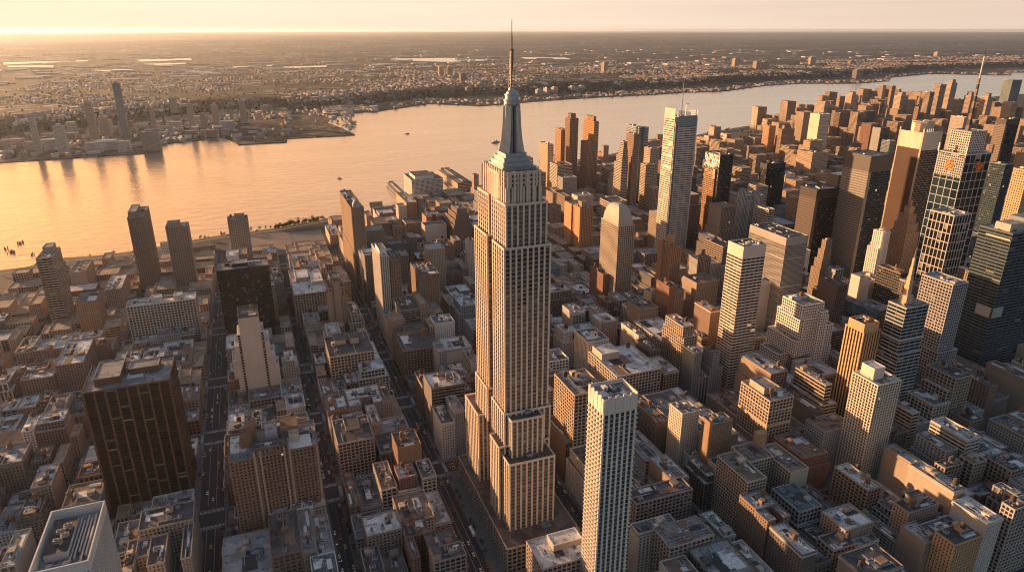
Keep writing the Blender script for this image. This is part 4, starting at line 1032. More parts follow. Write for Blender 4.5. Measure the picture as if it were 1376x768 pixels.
    if op.get('spire'):
        zz = h
        b = MB(); cx, cy = lx0 + 13, ly0 + 13
        b.box(cx - 4.5, cx + 4.5, cy - 4.5, cy + 4.5, zz, zz + 10, 'panel'); 
        for k in range(4):
            a = 2.7 - k * .5; b.box(cx - a, cx + a, cy - a, cy + a, zz + 10 + k * 10, zz + 20 + k * 10, 'panel', bottom=False)
        b.lathe(cx, cy, [(.8, zz + 50), (.4, zz + 58), (0, zz + 63)], 'mast_metal', 6, False); part(b, 'spire', root, (.50, .36, .24))
        for f in (.25, .45, .62, .78):
            b = MB(); b.box(lx0 - 1.5, lx1 + 1.0, ly0 - 1.5, ly1, h * f, h * f + 1.6, 'panel', bottom=True); part(b, 'terrace', root, (.52, .46, .40))
    if op.get('terr'):
        b = MB(); b.box(lx0 + 6, lx0 + 30, ly0 + 8, ly0 + 26, h + .1, h + 9, 'panel', 'roofing'); part(b, 'penthouse', root, (.44, .38, .32))
        b = MB(); b.box(lx0 + 34, lx0 + 60, ly0 + 12, ly0 + 30, h + .1, h + 13, 'panel', 'roofing'); part(b, 'penthouse', root, (.20, .24, .25))
        b = MB(); b.box(lx0 - .3, lx0 - .01, ly0 + 2, ly0 + 20, h * .52, h * .58, 'panel', bottom=True); b.box(lx0 + 1, lx0 + 18, ly0 - .4, ly0 - .01, h * .52, h * .58, 'panel', bottom=True); part(b, 'plant_floor', root, (.34, .33, .31))
        b = MB(); b.box(lx0 - .4, lx0 + .0, ly0 + 1, ly0 + 30, h - 8, h - 6.2, 'panel', bottom=True); part(b, 'ledge', root, (.52, .40, .29))
    if op.get('screen'):
        b = MB(); b.box(lx0 - 1.2, lx0 - .05, ly0 - .8, ly0 + 2.0, 0, h + 10, 'panel'); b.box(lx0 - 1.2, lx0 - .05, ly1 - 2, ly1, 0, h + 9, 'panel'); part(b, 'corner_fin', root, (.46, .35, .26))
        b = MB(); b.box(lx0 - .9, lx0 - .04, ly0 + 2.02, ly1 - 2.02, 30, h - 22, 'masonry', bottom=True); part(b, 'screen', root, (.085, .052, .037))  # shadow on this west face is put into the panel's darkened colour
        b = MB(); b.box(lx0 - 1.0, lx0 - .03, ly0 + 2.02, ly1 - 2.02, h - 21.9, h + 4, 'panel', bottom=True); b.box(lx0 + .1, lx1, ly0 - .9, ly0 - .04, h - 24, h + 5, 'panel', bottom=True); part(b, 'crown_screen', root, (.56, .46, .36))  # sunlight on the top band is painted in as a lighter colour
        for k in range(10):
            b = MB(); xx = lx0 + 1 + (x1 - x0 - 2) * k / 9; b.box(xx - .35, xx + .35, ly0 - .9, ly0 - .2, h + 5.02, h + 10, 'steel'); part(b, 'crown_post', root)
        b = MB(); b.lathe(lx0 + 14, ly0 + 22, [(11, h + .1), (11, h + 16), (12, h + 16), (12, h + 17.5)], 'panel', 8); part(b, 'drum', root, (.60, .48, .35))
    if op.get('conde'):
        w, d = x1 - x0, y1 - y0
        b = MB(); facade(b, lx0 + 13, lx1 - 7, ly0 + 9, ly1 - 3, h + .1, h + 30, 'grid', 'al'); pt = part(b, 'drum', root, (.62, .55, .49))
        part(roof_mesh(lx0 + 13, lx1 - 7, ly0 + 9, ly1 - 3, h + 30, 'panel', r), 'roof', pt, RG)
        zz = h + 30; cx, cy = lx0 + 25, ly0 + 24
        b = MB()
        for k in range(9):
            a = 2.4 - k * .16; b.box(cx - a, cx + a, cy - a, cy + a, zz + k * 8, zz + k * 8 + 7.4, 'tar' if k % 2 else 'rust', bottom=True)
        b.lathe(cx, cy, [(1.2, zz), (1.0, zz + 74), (.95, zz + 100)], 'membrane', 8); b.lathe(cx, cy, [(.5, zz + 100), (0, zz + 112)], 'tar', 6, False); part(b, 'antenna', root)
        b = MB(); re_ = random.Random(6)
        for k in range(46):
            an, rd = re_.uniform(0, 6.28), 9.0 * re_.random() ** .6; q = re_.uniform(.7, 1.9)
            b.lathe(rd * math.cos(an), rd * math.sin(an) * .8, [(q, 0), (q, .3 + k * .02), (q * .6, .5 + k * .02)], 'emblem', 7)
        me = b.mesh('emblem')
        o = link('emblem', me, root, (lx0 - .05, ly0 + d * .48, h - 17)); o.rotation_euler = (0, -math.pi / 2, 0)
        o = link('emblem', me, root, (lx0 + w * .6, ly0 - .05, h - 17)); o.rotation_euler = (math.pi / 2, 0, 0)
        b = MB()
        for a, c in ((lx0, ly0), (lx1, ly0), (lx0, ly1), (lx1, ly1)): b.box(a - .8, a + .8, c - .8, c + .8, h, h + 12, 'steel')
        part(b, 'corner_frame', root)
        b = MB(); facade(b, lx0 - .5, lx0 + 2, ly0 + 1, ly1 - 1, h - 32, h - 2, 'grid', 'l'); part(b, 'sign_panel', root, (.50, .48, .46))
    if op.get('shoulder'):
        b = MB(); facade(b, lx0 - 3, lx1 + 3, ly0 + 2, ly1 + 3, 0, h - 26, 'punch2', 'al'); part(b, 'shoulder', root, col); part(roof_mesh(lx0 - 3, lx1 + 3, ly0 + 2, ly1 + 3, h - 26, 'masonry', r, .8, False), 'roof', root, RP)
        b = MB(); b.lathe(lx0 + 2.6, ly0 + 2.6, [(3.6, 0), (3.6, h + 2)], 'masonry', 14); part(b, 'rounded_corner', root, col)
    if op.get('gothic'):
        zz = h
        for k, (s, e) in enumerate(((.82, 15), (.58, 14), (.34, 12), (.14, 10))):
            w, d = (x1 - x0) * s / 2, (y1 - y0) * s / 2; b = MB(); facade(b, -w, w, -d, d, zz, zz + e, 'punch', 'al') if k < 2 else b.box(-w, w, -d, d, zz, zz + e, 'masonry'); part(b, 'setback', root, col)
            part(roof_mesh(-w, w, -d, d, zz + e, 'masonry', r, .8, False), 'roof', root, RB) if k < 3 else None; zz += e
    if op.get('notch'):
        b = MB(); w, d = x1 - x0, y1 - y0; facade(b, lx0 + w * .2, lx1 - w * .25, ly0 + d * .15, ly1 - d * .2, h + .1, h + 13, 'punch2', 'al'); part(b, 'penthouse', root, tuple(q * .95 for q in col)); part(roof_mesh(lx0 + w * .2, lx1 - w * .25, ly0 + d * .15, ly1 - d * .2, h + 13, 'masonry', r, .8, False), 'roof', root, RD)
    if op.get('curve'):
        b = MB(); b.lathe(lx0 + 10, ly0 + 10, [(11.5, 0), (11.5, h + 3)], 'blue_glass', 20); part(b, 'curved_bay', root)
        for k in range(0, int(h / 4)):
            pass

# ---------------------------------------------------------------- ground, water, far land
WATER_Z = -3.0
def land_sheet(name, pts, mat, z=0.0, color=None):
    bm = bmesh.new(); vs = [bm.verts.new((x, y, z)) for x, y in pts]; f = bm.faces.new(vs)
    if f.normal.z < 0: f.normal_flip()
    ext = bmesh.ops.extrude_face_region(bm, geom=[f]); 
    lo = [v for v in ext['geom'] if isinstance(v, bmesh.types.BMVert)]
    for v in lo: v.co.z = WATER_Z - 2
    bmesh.ops.recalc_face_normals(bm, faces=bm.faces)
    bmesh.ops.triangulate(bm, faces=[q for q in bm.faces if len(q.verts) > 4])
    me = bpy.data.meshes.new(name); bm.to_mesh(me); bm.free(); me.materials.append(M[mat])
    o = link(name, me); o['kind'] = 'structure'; return o
b = MB(); b.poly([(-150000, -20000, WATER_Z), (150000, -20000, WATER_Z), (150000, 150000, WATER_Z), (-150000, 150000, WATER_Z)], 'water')
structure(b, 'river_water')
land_sheet('street', [(-1100, 1380)] + NEAR + [(9000, 3900), (9000, -800), (-1100, -800)], 'asphalt')
RIM = [(x, y) for x, y in NEAR]
far = [(-4000, 2750)] + FAR + [(14000, 6300)]
back = [(p[0] * 1.45, p[1] * 1.45 + 300) for p in reversed(far)]
land_sheet('shore', far + back, 'shore_land')
# plateau, meadowland and the ridges on the horizon
CL = [(-6000, 3500)] + CLIFF + [(20000, 8200)]
cl = []
for (ax, ay), (bx, by) in zip(CL, CL[1:]):
    n = 14
    for i in range(n): cl.append((ax + (bx - ax) * i / n, ay + (by - ay) * i / n))
cl.append(CL[-1])
OFF = [0, 70, 150, 260, 500, 900, 1500, 2300, 3500, 5500, 8000, 11000, 14000, 17000, 20000, 23000, 27000, 32000, 40000, 50000, 65000, 90000, 125000]
def land_z(x, y, t):
    if t <= 0: return -1.0
    n = noise.noise(Vector((x * .0006, y * .0006, 3.1))); n2 = noise.noise(Vector((x * .00012, y * .00012, 7.7)))
    up = 46 + 14 * n
    if t < 260: return -1 + (up + 1) * (t / 260) ** .7
    if t < 3500: return up * (1 - (t - 260) / 3240) + 5 * (t - 260) / 3240
    z = 5.0 + max(0, n2) * 5
    if t > 12000: z += min(1, (t - 12000) / 6000) * (60 + 80 * (n2 + .25)) * (1 if t < 90000 else .6)
    if t > 25000: z += min(1, (t - 25000) / 15000) * 90
    return max(z, 1)
gx = []
for (x, y) in cl:
    L = math.hypot(x, y)
    gx.append([(x * (1 + t / L), y * (1 + t / L), land_z(x * (1 + t / L), y * (1 + t / L), t)) for t in OFF])
verts = [p for row in gx for p in row]; nO = len(OFF)
faces = [(i * nO + j, (i + 1) * nO + j, (i + 1) * nO + j + 1, i * nO + j + 1) for i in range(len(cl) - 1) for j in range(nO - 1)]
me = bpy.data.meshes.new('far_hills'); me.from_pydata(verts, [], faces); me.materials.append(M['far_land'])
for p in me.polygons: p.use_smooth = True
me.update()
if me.polygons[0].normal.z < 0: me.flip_normals()
o = link('far_hills', me); o['kind'] = 'structure'
def ground_far(x, y):
    """height of the far shore at a point"""
    best = None
    for (px, py) in cl:
        c = x * py - y * px
        d = abs(c) / math.hypot(px, py)
        if best is None or d < best[0]: best = (d, px, py)
    t = math.hypot(x, y) - math.hypot(best[1], best[2])
    return (land_z(x, y, t), t) if t > 0 else (0.0, t)
b = MB()
for k, pts in enumerate(PONDS):
    b.poly([(x, y, 9.5 + .2 * k) for x, y in pts], 'pond')
structure(b, 'marsh_water')

# ---------------------------------------------------------------- blocks, pavements, markings
STREETS = [(-440, 22), (-335, 20), (-205, 16), (-78, 30), (34, 20), (140, 26), (247, 24), (354, 22), (458, 20), (564, 20), (672, 22), (780, 22), (890, 22), (1000, 24), (1110, 22), (1220, 22), (1330, 22), (1440, 22), (1550, 24), (1660, 22), (1770, 22), (1880, 22), (1990, 24), (2100, 22), (2210, 22), (2320, 22), (2430, 22), (2540, 22), (2650, 22), (2760, 22), (2870, 22), (2980, 22), (3090, 22), (3200, 22)]
AVES = [(128, 24), (272, 22), (414, 26), (598, 26), (748, 26), (886, 26), (1062, 26), (1208, 24), (1352, 24), (1496, 24), (1640, 24), (1790, 24), (1940, 24), (2090, 24), (2240, 24), (2390, 24), (2540, 24), (2690, 24), (2840, 24)]
def shore_y(x):
    for (ax, ay), (bx, by) in zip(NEAR, NEAR[1:]):
        if ax <= x <= bx: return ay + (by - ay) * (x - ax) / (bx - ax)
    return NEAR[0][1] if x < NEAR[0][0] else NEAR[-1][1]
blocks = []
pv = MB()
sx = [-560] + [s for s, _ in STREETS] + [3310]; sw = [0] + [w for _, w in STREETS] + [0]
ay_ = [-20] + [a for a, _ in AVES] + [2990]; aw = [0] + [w for _, w in AVES] + [0]
for i in range(len(sx) - 1):
    x0, x1 = sx[i] + sw[i] / 2 - 4.0, sx[i + 1] - sw[i + 1] / 2 + 4.0
    for j in range(len(ay_) - 1):
        y0, y1 = ay_[j] + aw[j] / 2 - 4.0, ay_[j + 1] - aw[j + 1] / 2 + 4.0
        lim = min(shore_y(x0), shore_y(x1)) - 55
        if y0 > lim - 20: continue
        y1 = min(y1, lim)
        # skip what lies wholly outside the frame
        vis = False
        for X in (x0, x1):
            for Y in (y0, y1):
                for Z in (0, 90):
                    f = X * .334 + Y * .875 + (436 - Z) * .351
                    if f > 1 and abs((X * .934 - Y * .357) / f) < .80 and abs((X * .357 + Y * .934) * .351 - (436 - Z) * .936) / f < .47: vis = True
        if not vis: continue
        blocks.append((x0 + 4.0, x1 - 4.0, y0 + 4.0, y1 - 4.0))
        pv.box(x0, x1, y0, y1, -.1, .15, 'sidewalk')
structure(pv, 'pavement')
mk = MB()
def flat(x0, x1, y0, y1, m, z=.008): mk.poly([(x0, y0, z), (x1, y0, z), (x1, y1, z), (x0, y1, z)], m)
for s, w in STREETS[2:9]:
    rw = w / 2 - 4
    lanes = (-rw / 3, rw / 3) if w > 22 else (0,)
    for a in lanes:
        y = 300.0
        while y < 1500:
            if all(abs(y - q) > 17 for q, _ in AVES):
                if w > 25: flat(s + a - .12, s + a + .12, y, y + 6.0, 'road_paint')
                else: flat(s + a - .1, s + a + .1, y, y + 3.2, 'road_paint')
            y += 6.0 if w > 25 else 8.0
    for q, qw in AVES[2:9]:
        for side in (-1, 1):
            y = q + side * (qw / 2 - 1.2)
            x = s - rw + .5
            while x < s + rw - .5: flat(x, x + .55, y - 1.7, y + 1.7, 'road_paint'); x += 1.15
            flat(s - rw + .4, s + rw - .4, y + side * 3.0 - .22, y + side * 3.0 + .22, 'road_paint')
        for side in (-1, 1):
            x = s + side * (w / 2 - 1.2)
            y = q - qw / 2 + 4.6
            while y < q + qw / 2 - 4.6: flat(x - 1.7, x + 1.7, y, y + .55, 'road_paint', .012); y += 1.15
flat(-64.2, -61.0, 300, 580, 'yellow_paint', .004)
structure(mk, 'road_markings')
# riverside: park ground, yards and the highway along the water
b = MB()
def strip(d0, d1, z, m, xa, xb, n=60):
    for k in range(n):
        a, c = xa + (xb - xa) * k / n, xa + (xb - xa) * (k + 1) / n
        b.poly([(a, shore_y(a) - d1, z), (c, shore_y(c) - d1, z), (c, shore_y(c) - d0, z), (a, shore_y(a) - d0, z)], m)
strip(1, 22, .20, 'park_ground', -560, 3000); strip(22, 26, .26, 'concrete', -560, 3000)
structure(b, 'riverside_path')
b = MB()
for x0, x1, y0, y1 in ((-58, 60, 1425, 1600), (-440, -225, 1300, 1480)): b.poly([(x0, y0, .3), (x1, y0, .3), (x1, y1, .3), (x0, y1, .3)], 'gravel_yard')
b.poly([(1700, 2150, .3), (2150, 2350, .3), (2180, 2600, .3), (1700, 2380, .3)], 'park_ground')
structure(b, 'gravel_ground')

# ---------------------------------------------------------------- the limestone skyscraper
def skyscraper():
    root = thing('limestone_skyscraper', 'tall limestone skyscraper with setback wings and a silver mast, standing over all around it', 'skyscraper', (195, 511, 0))
    root.color = (*LIME, 1)
    ox, oy = 195, 511
    r = random.Random(5)
    BOXES.append((148, 238, 424, 588))
    def block(x0, x1, y0, y1, z0, z1, name, st='pier', win=False, roofc=RB, dress=False, faces='al', roof=True, col=LIME):
        b = MB(); w = [] if win else None; core = MB() if win else None
        facade(b, x0 - ox, x1 - ox, y0 - oy, y1 - oy, z0, z1, st, faces, w, core)
        if roof: parapet(b, x0 - ox, x1 - ox, y0 - oy, y1 - oy, z1, 'masonry', 1.7 if z1 > 60 else 1.2, .8)
        p = part(b, name, root, col)
        if win:
            tag(part(core, 'window', root, col), None, None, None, 'stuff'); pick_windows(root, w, 'window_glass', 95)
        if roof: part(roof_mesh(x0 - ox, x1 - ox, y0 - oy, y1 - oy, z1, 'masonry', r, 0, dress), 'roof', p, roofc)
        return p
    block(160.5, 229, 432, 576.5, 0, 25, 'podium', 'loft', roofc=(.13, .10, .085), col=(.30, .25, .2))
    # low front and rear masses
    block(170.5, 213, 453, 475, 25, 92, 'front_wing', roofc=(.12, .09, .075))
    block(167.5, 179, 471, 494, 25, 99, 'side_wing', roofc=RB)
    block(207, 217, 474, 494, 25, 96, 'side_wing', roofc=RB)
    block(176.5, 206, 463.5, 480, 92, 127, 'front_wing', roofc=RD)
    block(168, 182, 529, 570, 25, 98, 'rear_wing', roofc=RB)
    block(173.6, 217, 473.5, 506, 99, 129, 'shoulder')
    block(173.6, 217, 518, 552.5, 98, 131, 'shoulder')
    # the shaft: two wings either side of a narrow recess
    block(179, 213, 500, 522, 25, 330, 'core', roofc=RB)
    block(175, 215.5, 476, 504, 129, 275, 'shaft_wing', win=True)
    block(175, 215.5, 518, 551, 131, 275, 'shaft_wing')
    block(177.5, 213, 479, 503, 275, 309, 'shaft_wing')
    block(177.5, 213, 519, 547, 275, 309, 'shaft_wing')
    # upper block with tall framed windows
    block(179.8, 210, 484, 538, 309, 322, 'upper_block', 'pier', roof=False)
    block(180.3, 209.5, 484.5, 537.5, 322, 332.5, 'upper_block', 'punch', roofc=(.2, .18, .16))
    for k in range(6):
        b = MB(); x = 179.8 - ox + 1.2 + k * 5.2; b.box(x, x + 1.9, 483.3 - oy, 483.95 - oy, 309.2, 334.6, 'masonry'); part(b, 'buttress', root, LIME)
    for k in range(10):
        b = MB(); y = 486 - oy + k * 5.4; b.box(179.1 - ox, 179.75 - ox, y, y + 1.9, 309.2, 334.6, 'masonry'); part(b, 'buttress', root, LIME)
    # stepped metal collar under the mast
    z = 332.9
    for w, d, hh, nm in ((28, 33, 3.0, 'collar'), (25, 28, 3.2, 'collar'), (21.5, 23, 3.4, 'collar'), (17.5, 18.5, 2.8, 'collar')):
        b = MB(); b.box(-w / 2, w / 2, -d / 2, d / 2, z, z + hh - .5, 'mast_metal'); b.box(-w / 2 - .5, w / 2 + .5, -d / 2 - .5, d / 2 + .5, z + hh - .5, z + hh, 'steel', bottom=True)
        part(b, nm, root); z += hh
    # mast: glazed round shaft, four tapering metal wings, drum and cone
    zt = 381
    b = MB(); b.lathe(0, 0, [(5.2, z), (5.0, zt)], 'dark_glass', 24); part(b, 'mast_glazing', root)
    for k in range(4):
        a = math.radians(45 + 90 * k)
        ux, uy = math.cos(a), math.sin(a); tx, ty = -uy, ux
        prof = [(10.2, z), (8.2, z + 9), (7.0, z + 20), (6.4, zt - 4), (6.1, zt)]
        b = MB()
        for sgn in (-1, 1):
            for (r0, z0), (r1, z1) in zip(prof, prof[1:]):
                e = 2.4 * sgn
                q = [(ux * 3 + tx * e, uy * 3 + ty * e, z0), (ux * r0 + tx * e, uy * r0 + ty * e, z0), (ux * r1 + tx * e, uy * r1 + ty * e, z1), (ux * 3 + tx * e, uy * 3 + ty * e, z1)]
                b.poly(q, 'mast_metal')
        for (r0, z0), (r1, z1) in zip(prof, prof[1:]):
            b.poly([(ux * r0 + tx * 2.4, uy * r0 + ty * 2.4, z0), (ux * r0 - tx * 2.4, uy * r0 - ty * 2.4, z0), (ux * r1 - tx * 2.4, uy * r1 - ty * 2.4, z1), (ux * r1 + tx * 2.4, uy * r1 + ty * 2.4, z1)], 'mast_metal')
        part(b, 'mast_wing', root)
    for k in range(24):
        a = 2 * math.pi * k / 24
        if abs(((math.degrees(a) + 45) % 90) - 45 - 0) < 0: continue
        b = MB(); cx, cy = 5.15 * math.cos(a), 5.15 * math.sin(a); b.box(cx - .14, cx + .14, cy - .14, cy + .14, z, zt, 'mast_metal'); part(b, 'mullion', root)
    b = MB(); b.lathe(0, 0, [(6.3, zt), (6.5, zt + 1.2), (6.1, zt + 1.4), (6.1, zt + 3.4), (6.6, zt + 3.6), (6.6, zt + 4.4), (5.4, zt + 4.6), (5.2, zt + 7.5), (5.7, zt + 7.7), (5.6, zt + 8.4), (4.4, zt + 8.6), (4.0, zt + 10), (2.6, zt + 11.6), (2.2, zt + 13)], 'mast_metal', 24); part(b, 'dome', root)
    za = zt + 13
    b = MB()
    for k in range(11):
        w = 1.75 - k * .085
        for sx in (-1, 1):
            for sy in (-1, 1): b.box(sx * w - .16, sx * w + .16, sy * w - .16, sy * w + .16, za + k * 2.45, za + (k + 1) * 2.45, 'steel', bottom=True)
        b.box(-w - .25, w + .25, -w - .25, w + .25, za + k * 2.45, za + k * 2.45 + .45, 'rust', bottom=True)
    b.lathe(0, 0, [(.75, za), (.7, za + 27)], 'tar', 8); part(b, 'antenna', root)
    b = MB(); b.lathe(0, 0, [(1.4, za + 26.9), (1.7, za + 27.9), (.65, za + 28.8), (.55, za + 38), (.35, za + 40), (.25, za + 48), (0, za + 50)], 'rust', 8, False); part(b, 'antenna_tip', root)
    b = MB(); b.box(195 - ox + 4, 195 - ox + 12, 445 - oy, 451 - oy, 26.4, 27.6, 'duct', 'roofing'); part(b, 'skylight', root, (.12, .2, .2))
    o = link('ac_unit', AC, root, (-3, -50, 92.2), RP); o.scale = (1.8, 1.8, 1.6)
    o = link('ac_unit', AC, root, (0, -38, 127.2), RP); o.scale = (1.8, 1.5, 1.6)
skyscraper()
for key in HERO: hero(key)

# ---------------------------------------------------------------- towers across the river
def far_tower(key, t):
    x0, x1, y0, y1, h = t
    name, label, style, col = NJ_META[key]
    root = thing(name, label, name.replace('_', ' '), ((x0 + x1) / 2, (y0 + y1) / 2, 0), 'towers across the river')
    z0 = max(0.0, ground_far((x0 + x1) / 2, (y0 + y1) / 2)[0] - 3)
    root.location.z = z0
    w, d = (x1 - x0) / 2, (y1 - y0) / 2
    b = MB(); facade(b, -w, w, -d, d, 0, h - z0, style, 'alr'); part(b, 'wall', root, col)
    part(roof_mesh(-w, w, -d, d, h - z0, 'masonry', rnd, 1.2, False), 'roof', root, RG)
    b = MB(); b.box(-w * .5, w * .4, -d * .4, d * .5, h - z0 + .1, h - z0 + 7, 'masonry', 'roofing'); part(b, 'penthouse', root, col)
NJ_META = {
'J1': ('apartment_tower','pale grey tower alone at the tip of the far shore','punch2',(.34,.31,.29)),
'J2': ('apartment_tower','squat grey slab beside the pale tower on the far shore','punch2',(.40,.36,.33)),
'J3': ('office_tower','brown shaded tower just left of the tallest far-shore tower','punch2',(.28,.22,.18)),
'J4': ('office_tower','tallest far-shore tower with dark flat crown','blue',(.20,.21,.23)),
'J5': ('apartment_tower','very slim tower right after the tallest far-shore tower','punch2',(.34,.27,.22)),
'J6': ('apartment_tower','broad slab set back from the far shore among low roofs','punch2',(.36,.29,.24)),
'J7': ('apartment_tower','first of three matching far-shore slabs, with twin faces','punch2',(.38,.30,.25)),
'J8': ('apartment_tower','second and middle of three matching far-shore slabs','punch2',(.38,.30,.25)),
'J9': ('apartment_tower','third of three matching far-shore slabs, nearest the grassy point','punch2',(.40,.30,.23)),
'J10':('office_building','long white terraced block on the far waterfront','strip',(.60,.55,.50)),
'J11':('office_building','brown bulky block at the far waterfront corner','punch2',(.27,.21,.17)),
'J12':('apartment_tower','first of twin orange towers on the far heights','punch2',(.48,.33,.21)),
'J13':('apartment_tower','second of twin orange towers on the far heights','punch2',(.46,.31,.20)),
'J14':('apartment_tower','dark slab just after the twin orange towers on the far heights','punch2',(.25,.2,.17)),
'J15':('apartment_tower','low brown slab on the far bank beside the limestone mast','punch2',(.27,.22,.19)),
'J16':('apartment_tower','lone orange tower on the far heights past the limestone mast','punch2',(.44,.30,.2)),
'J17':('apartment_tower','pair-like thin tower on the heights above the northern piers','punch2',(.44,.33,.24)),
'J18':('apartment_tower','left twin of the two brown slabs on the northern heights','punch2',(.40,.29,.21)),
'J19':('apartment_tower','right twin of the two brown slabs on the northern heights','punch2',(.40,.29,.21)),
'J20':('apartment_tower','wide beige slab standing alone on the northern heights','punch2',(.44,.34,.26)),
'J21':('apartment_tower','dark slab at the water below the northern heights','punch2',(.22,.19,.18)),
'J22':('apartment_house','first low white block on the far bank right of the mast','strip',(.52,.47,.42)),
'J23':('apartment_house','second low white block on the far bank right of the mast','strip',(.52,.47,.42)),
'J24':('apartment_house','third low white block on the far bank right of the mast','strip',(.52,.47,.42)),
'J25':('apartment_house','fourth low white block on the far bank, after a gap','strip',(.50,.45,.41)),
'J26':('apartment_house','last low white block on the far bank before the long grey one','strip',(.50,.45,.41)),
'J27':('apartment_house','long grey block under the wooded far bank','strip',(.36,.32,.29)),
'J28':('apartment_tower','grey slab in the gap before the tallest far-shore tower','punch2',(.30,.26,.23)),
'J29':('apartment_tower','short dark slab at the foot of the tallest far-shore tower','punch2',(.26,.22,.19)),
'J30':('apartment_tower','low grey tower between the first two matching far-shore slabs','punch2',(.31,.26,.22)),
'J32':('apartment_tower','lone orange slab among the houses of the far heights','punch2',(.42,.29,.2)),
'J33':('apartment_tower','small beige slab on the skyline of the far northern heights','punch2',(.44,.35,.27)),
'J34':('apartment_tower','low dark slab next to the wide beige slab on the heights','punch2',(.28,.23,.2)),
'J35':('apartment_tower','grey slab at the far bank below the twin orange towers','punch2',(.29,.25,.22)),
'J36':('apartment_tower','thin grey slab just before the third matching far-shore slab','punch2',(.30,.26,.22)),
'J37':('apartment_house','wide low brick block behind the grassy point on the far shore','punch2',(.36,.29,.23)),
}
for key in NJ_META: far_tower(key, NJ[key])
# ---------------------------------------------------------------- the river piers
def pier(key, name, label, col, roof):
    x0, x1, y0, y1, h = TIERS[key][0]
    root = thing(name, label, 'pier', ((x0 + x1) / 2, (y0 + y1) / 2, 0)); w, d = (x1 - x0) / 2, (y1 - y0) / 2
    b = MB(); b.box(-w - 6, w + 6, -d, d + 8, -1.6, .6, 'concrete', bottom=True); part(b, 'deck', root)
    b = MB()
    for k in range(int(d / 6)):
        for s in (-w - 4, 0, w + 4): b.box(s - .6, s + .6, -d + 4 + k * 12, -d + 5.2 + k * 12, WATER_Z - 2, -1.6, 'timber')
    part(b, 'piling', root)['kind'] = 'stuff'
    b = MB(); facade(b, -w, w, -d, d, .6, h, 'strip', 'al'); part(b, 'shed_wall', root, col)
    b = MB()
    for s in (-1, 1): b.poly([(s * (w + 1), -d - 1, h), (s * (w + 1), d + 1, h), (0, d + 1, h + w * .14), (0, -d - 1, h + w * .14)][::s], 'roofing')
    b.box(-w * .25, w * .25, -d + 6, d - 6, h + w * .1, h + w * .14 + 2.5, 'panel', 'roofing'); part(b, 'shed_roof', root, roof)
    b = MB(); b.box(-w * .7, w * .7, d + .5, d + 6, .6, h + 6, 'panel'); part(b, 'head_house', root, col)
    BOXES.append((x0 - 6, x1 + 6, y0, y1))
pier('PS1', 'pier_shed', 'long river pier shed lit on its western flank behind the white gridded slab', (.52, .40, .28), (.2, .18, .17))
pier('PS2', 'pier_shed', 'narrow low pier jutting into the golden water beside the thin slab', (.38, .3, .23), RG)
pier('PS3', 'pier_shed', 'pale passenger pier shed reaching out past the riverside park', (.50, .46, .43), RP)

# ---------------------------------------------------------------- ordinary buildings, lot by lot
def free(x0, x1, y0, y1, g=1.2):
    return not any(a < x1 + g and b > x0 - g and c < y1 + g and d > y0 - g for a, b, c, d in BOXES)
PAL = [((.41, .34, .275), 'tan'), ((.22, .15, .115), 'brown'), ((.28, .215, .17), 'brown'), ((.50, .44, .37), 'cream'), ((.25, .14, .10), 'red brick'), ((.34, .325, .31), 'grey'), ((.15, .13, .115), 'dark'), ((.60, .56, .51), 'pale'), ((.34, .27, .21), 'tan'), ((.27, .265, .26), 'grey')]
ROOFS = [((.66, .65, .63), 'pale roof'), ((.55, .54, .53), 'pale roof'), ((.30, .29, .28), 'grey roof'), ((.10, .10, .105), 'black roof'), ((.22, .165, .13), 'brown roof'), ((.36, .36, .37), 'grey roof'), ((.13, .15, .16), 'dark blue roof')]
def zone_height(x, y, r):
    if -172 < x < -92 and 555 < y < 640: return r.uniform(11, 15)
    if x < -100:
        if y > 1070: return r.choice((7, 9, 11, 13, 16, 24))
        if y > 880: return r.uniform(16, 40)
        return r.uniform(20, 44)
    if 455 < x < 740 and 940 < y < 1360: return r.uniform(18, 34)
    if -62 < x < 24 and 735 < y < 827: return r.uniform(8, 13)
    if x < 130:
        if y > 1360: return r.choice((6, 8, 10))
        if y > 1070: return r.choice((r.uniform(14, 44), r.uniform(20, 62)))
        return r.uniform(17, 42)
    if x < 520:
        if y < 560: return r.uniform(28, 52)
        if y < 900: return r.choice((r.uniform(26, 58), r.uniform(26, 58), r.uniform(50, 72)))
        if y < 1500: return r.choice((r.uniform(18, 50), r.uniform(30, 66), r.uniform(46, 96)))
        return r.uniform(12, 46)
    if y < 430: return r.choice((r.uniform(36, 60), r.uniform(48, 74)))
    if y < 600: return r.choice((r.uniform(34, 60), r.uniform(48, 82)))
    if y < 900: return r.choice((r.uniform(34, 66), r.uniform(34, 66), r.uniform(66, 120)))
    if y < 1250: return r.choice((r.uniform(20, 50), r.uniform(24, 60), r.uniform(24, 60), r.uniform(24, 56), r.uniform(70, 135)))
    if x < 1950: return r.choice((r.uniform(8, 20), r.uniform(9, 26), r.uniform(12, 32), r.uniform(10, 28), r.uniform(14, 36), r.uniform(40, 88)))
    return r.choice((r.uniform(14, 36), r.uniform(18, 44), r.uniform(24, 60), r.uniform(60, 150)))
cand = []
r = random.Random(23)
def in_view(x, y, z, mx=.80, my=.46):
    f = x * .334 + y * .875 + (436 - z) * .351
    return f > 1 and abs((x * .934 - y * .357) / f) < mx and abs(((x * .357 + y * .934) * .351 - (436 - z) * .936) / f) < my
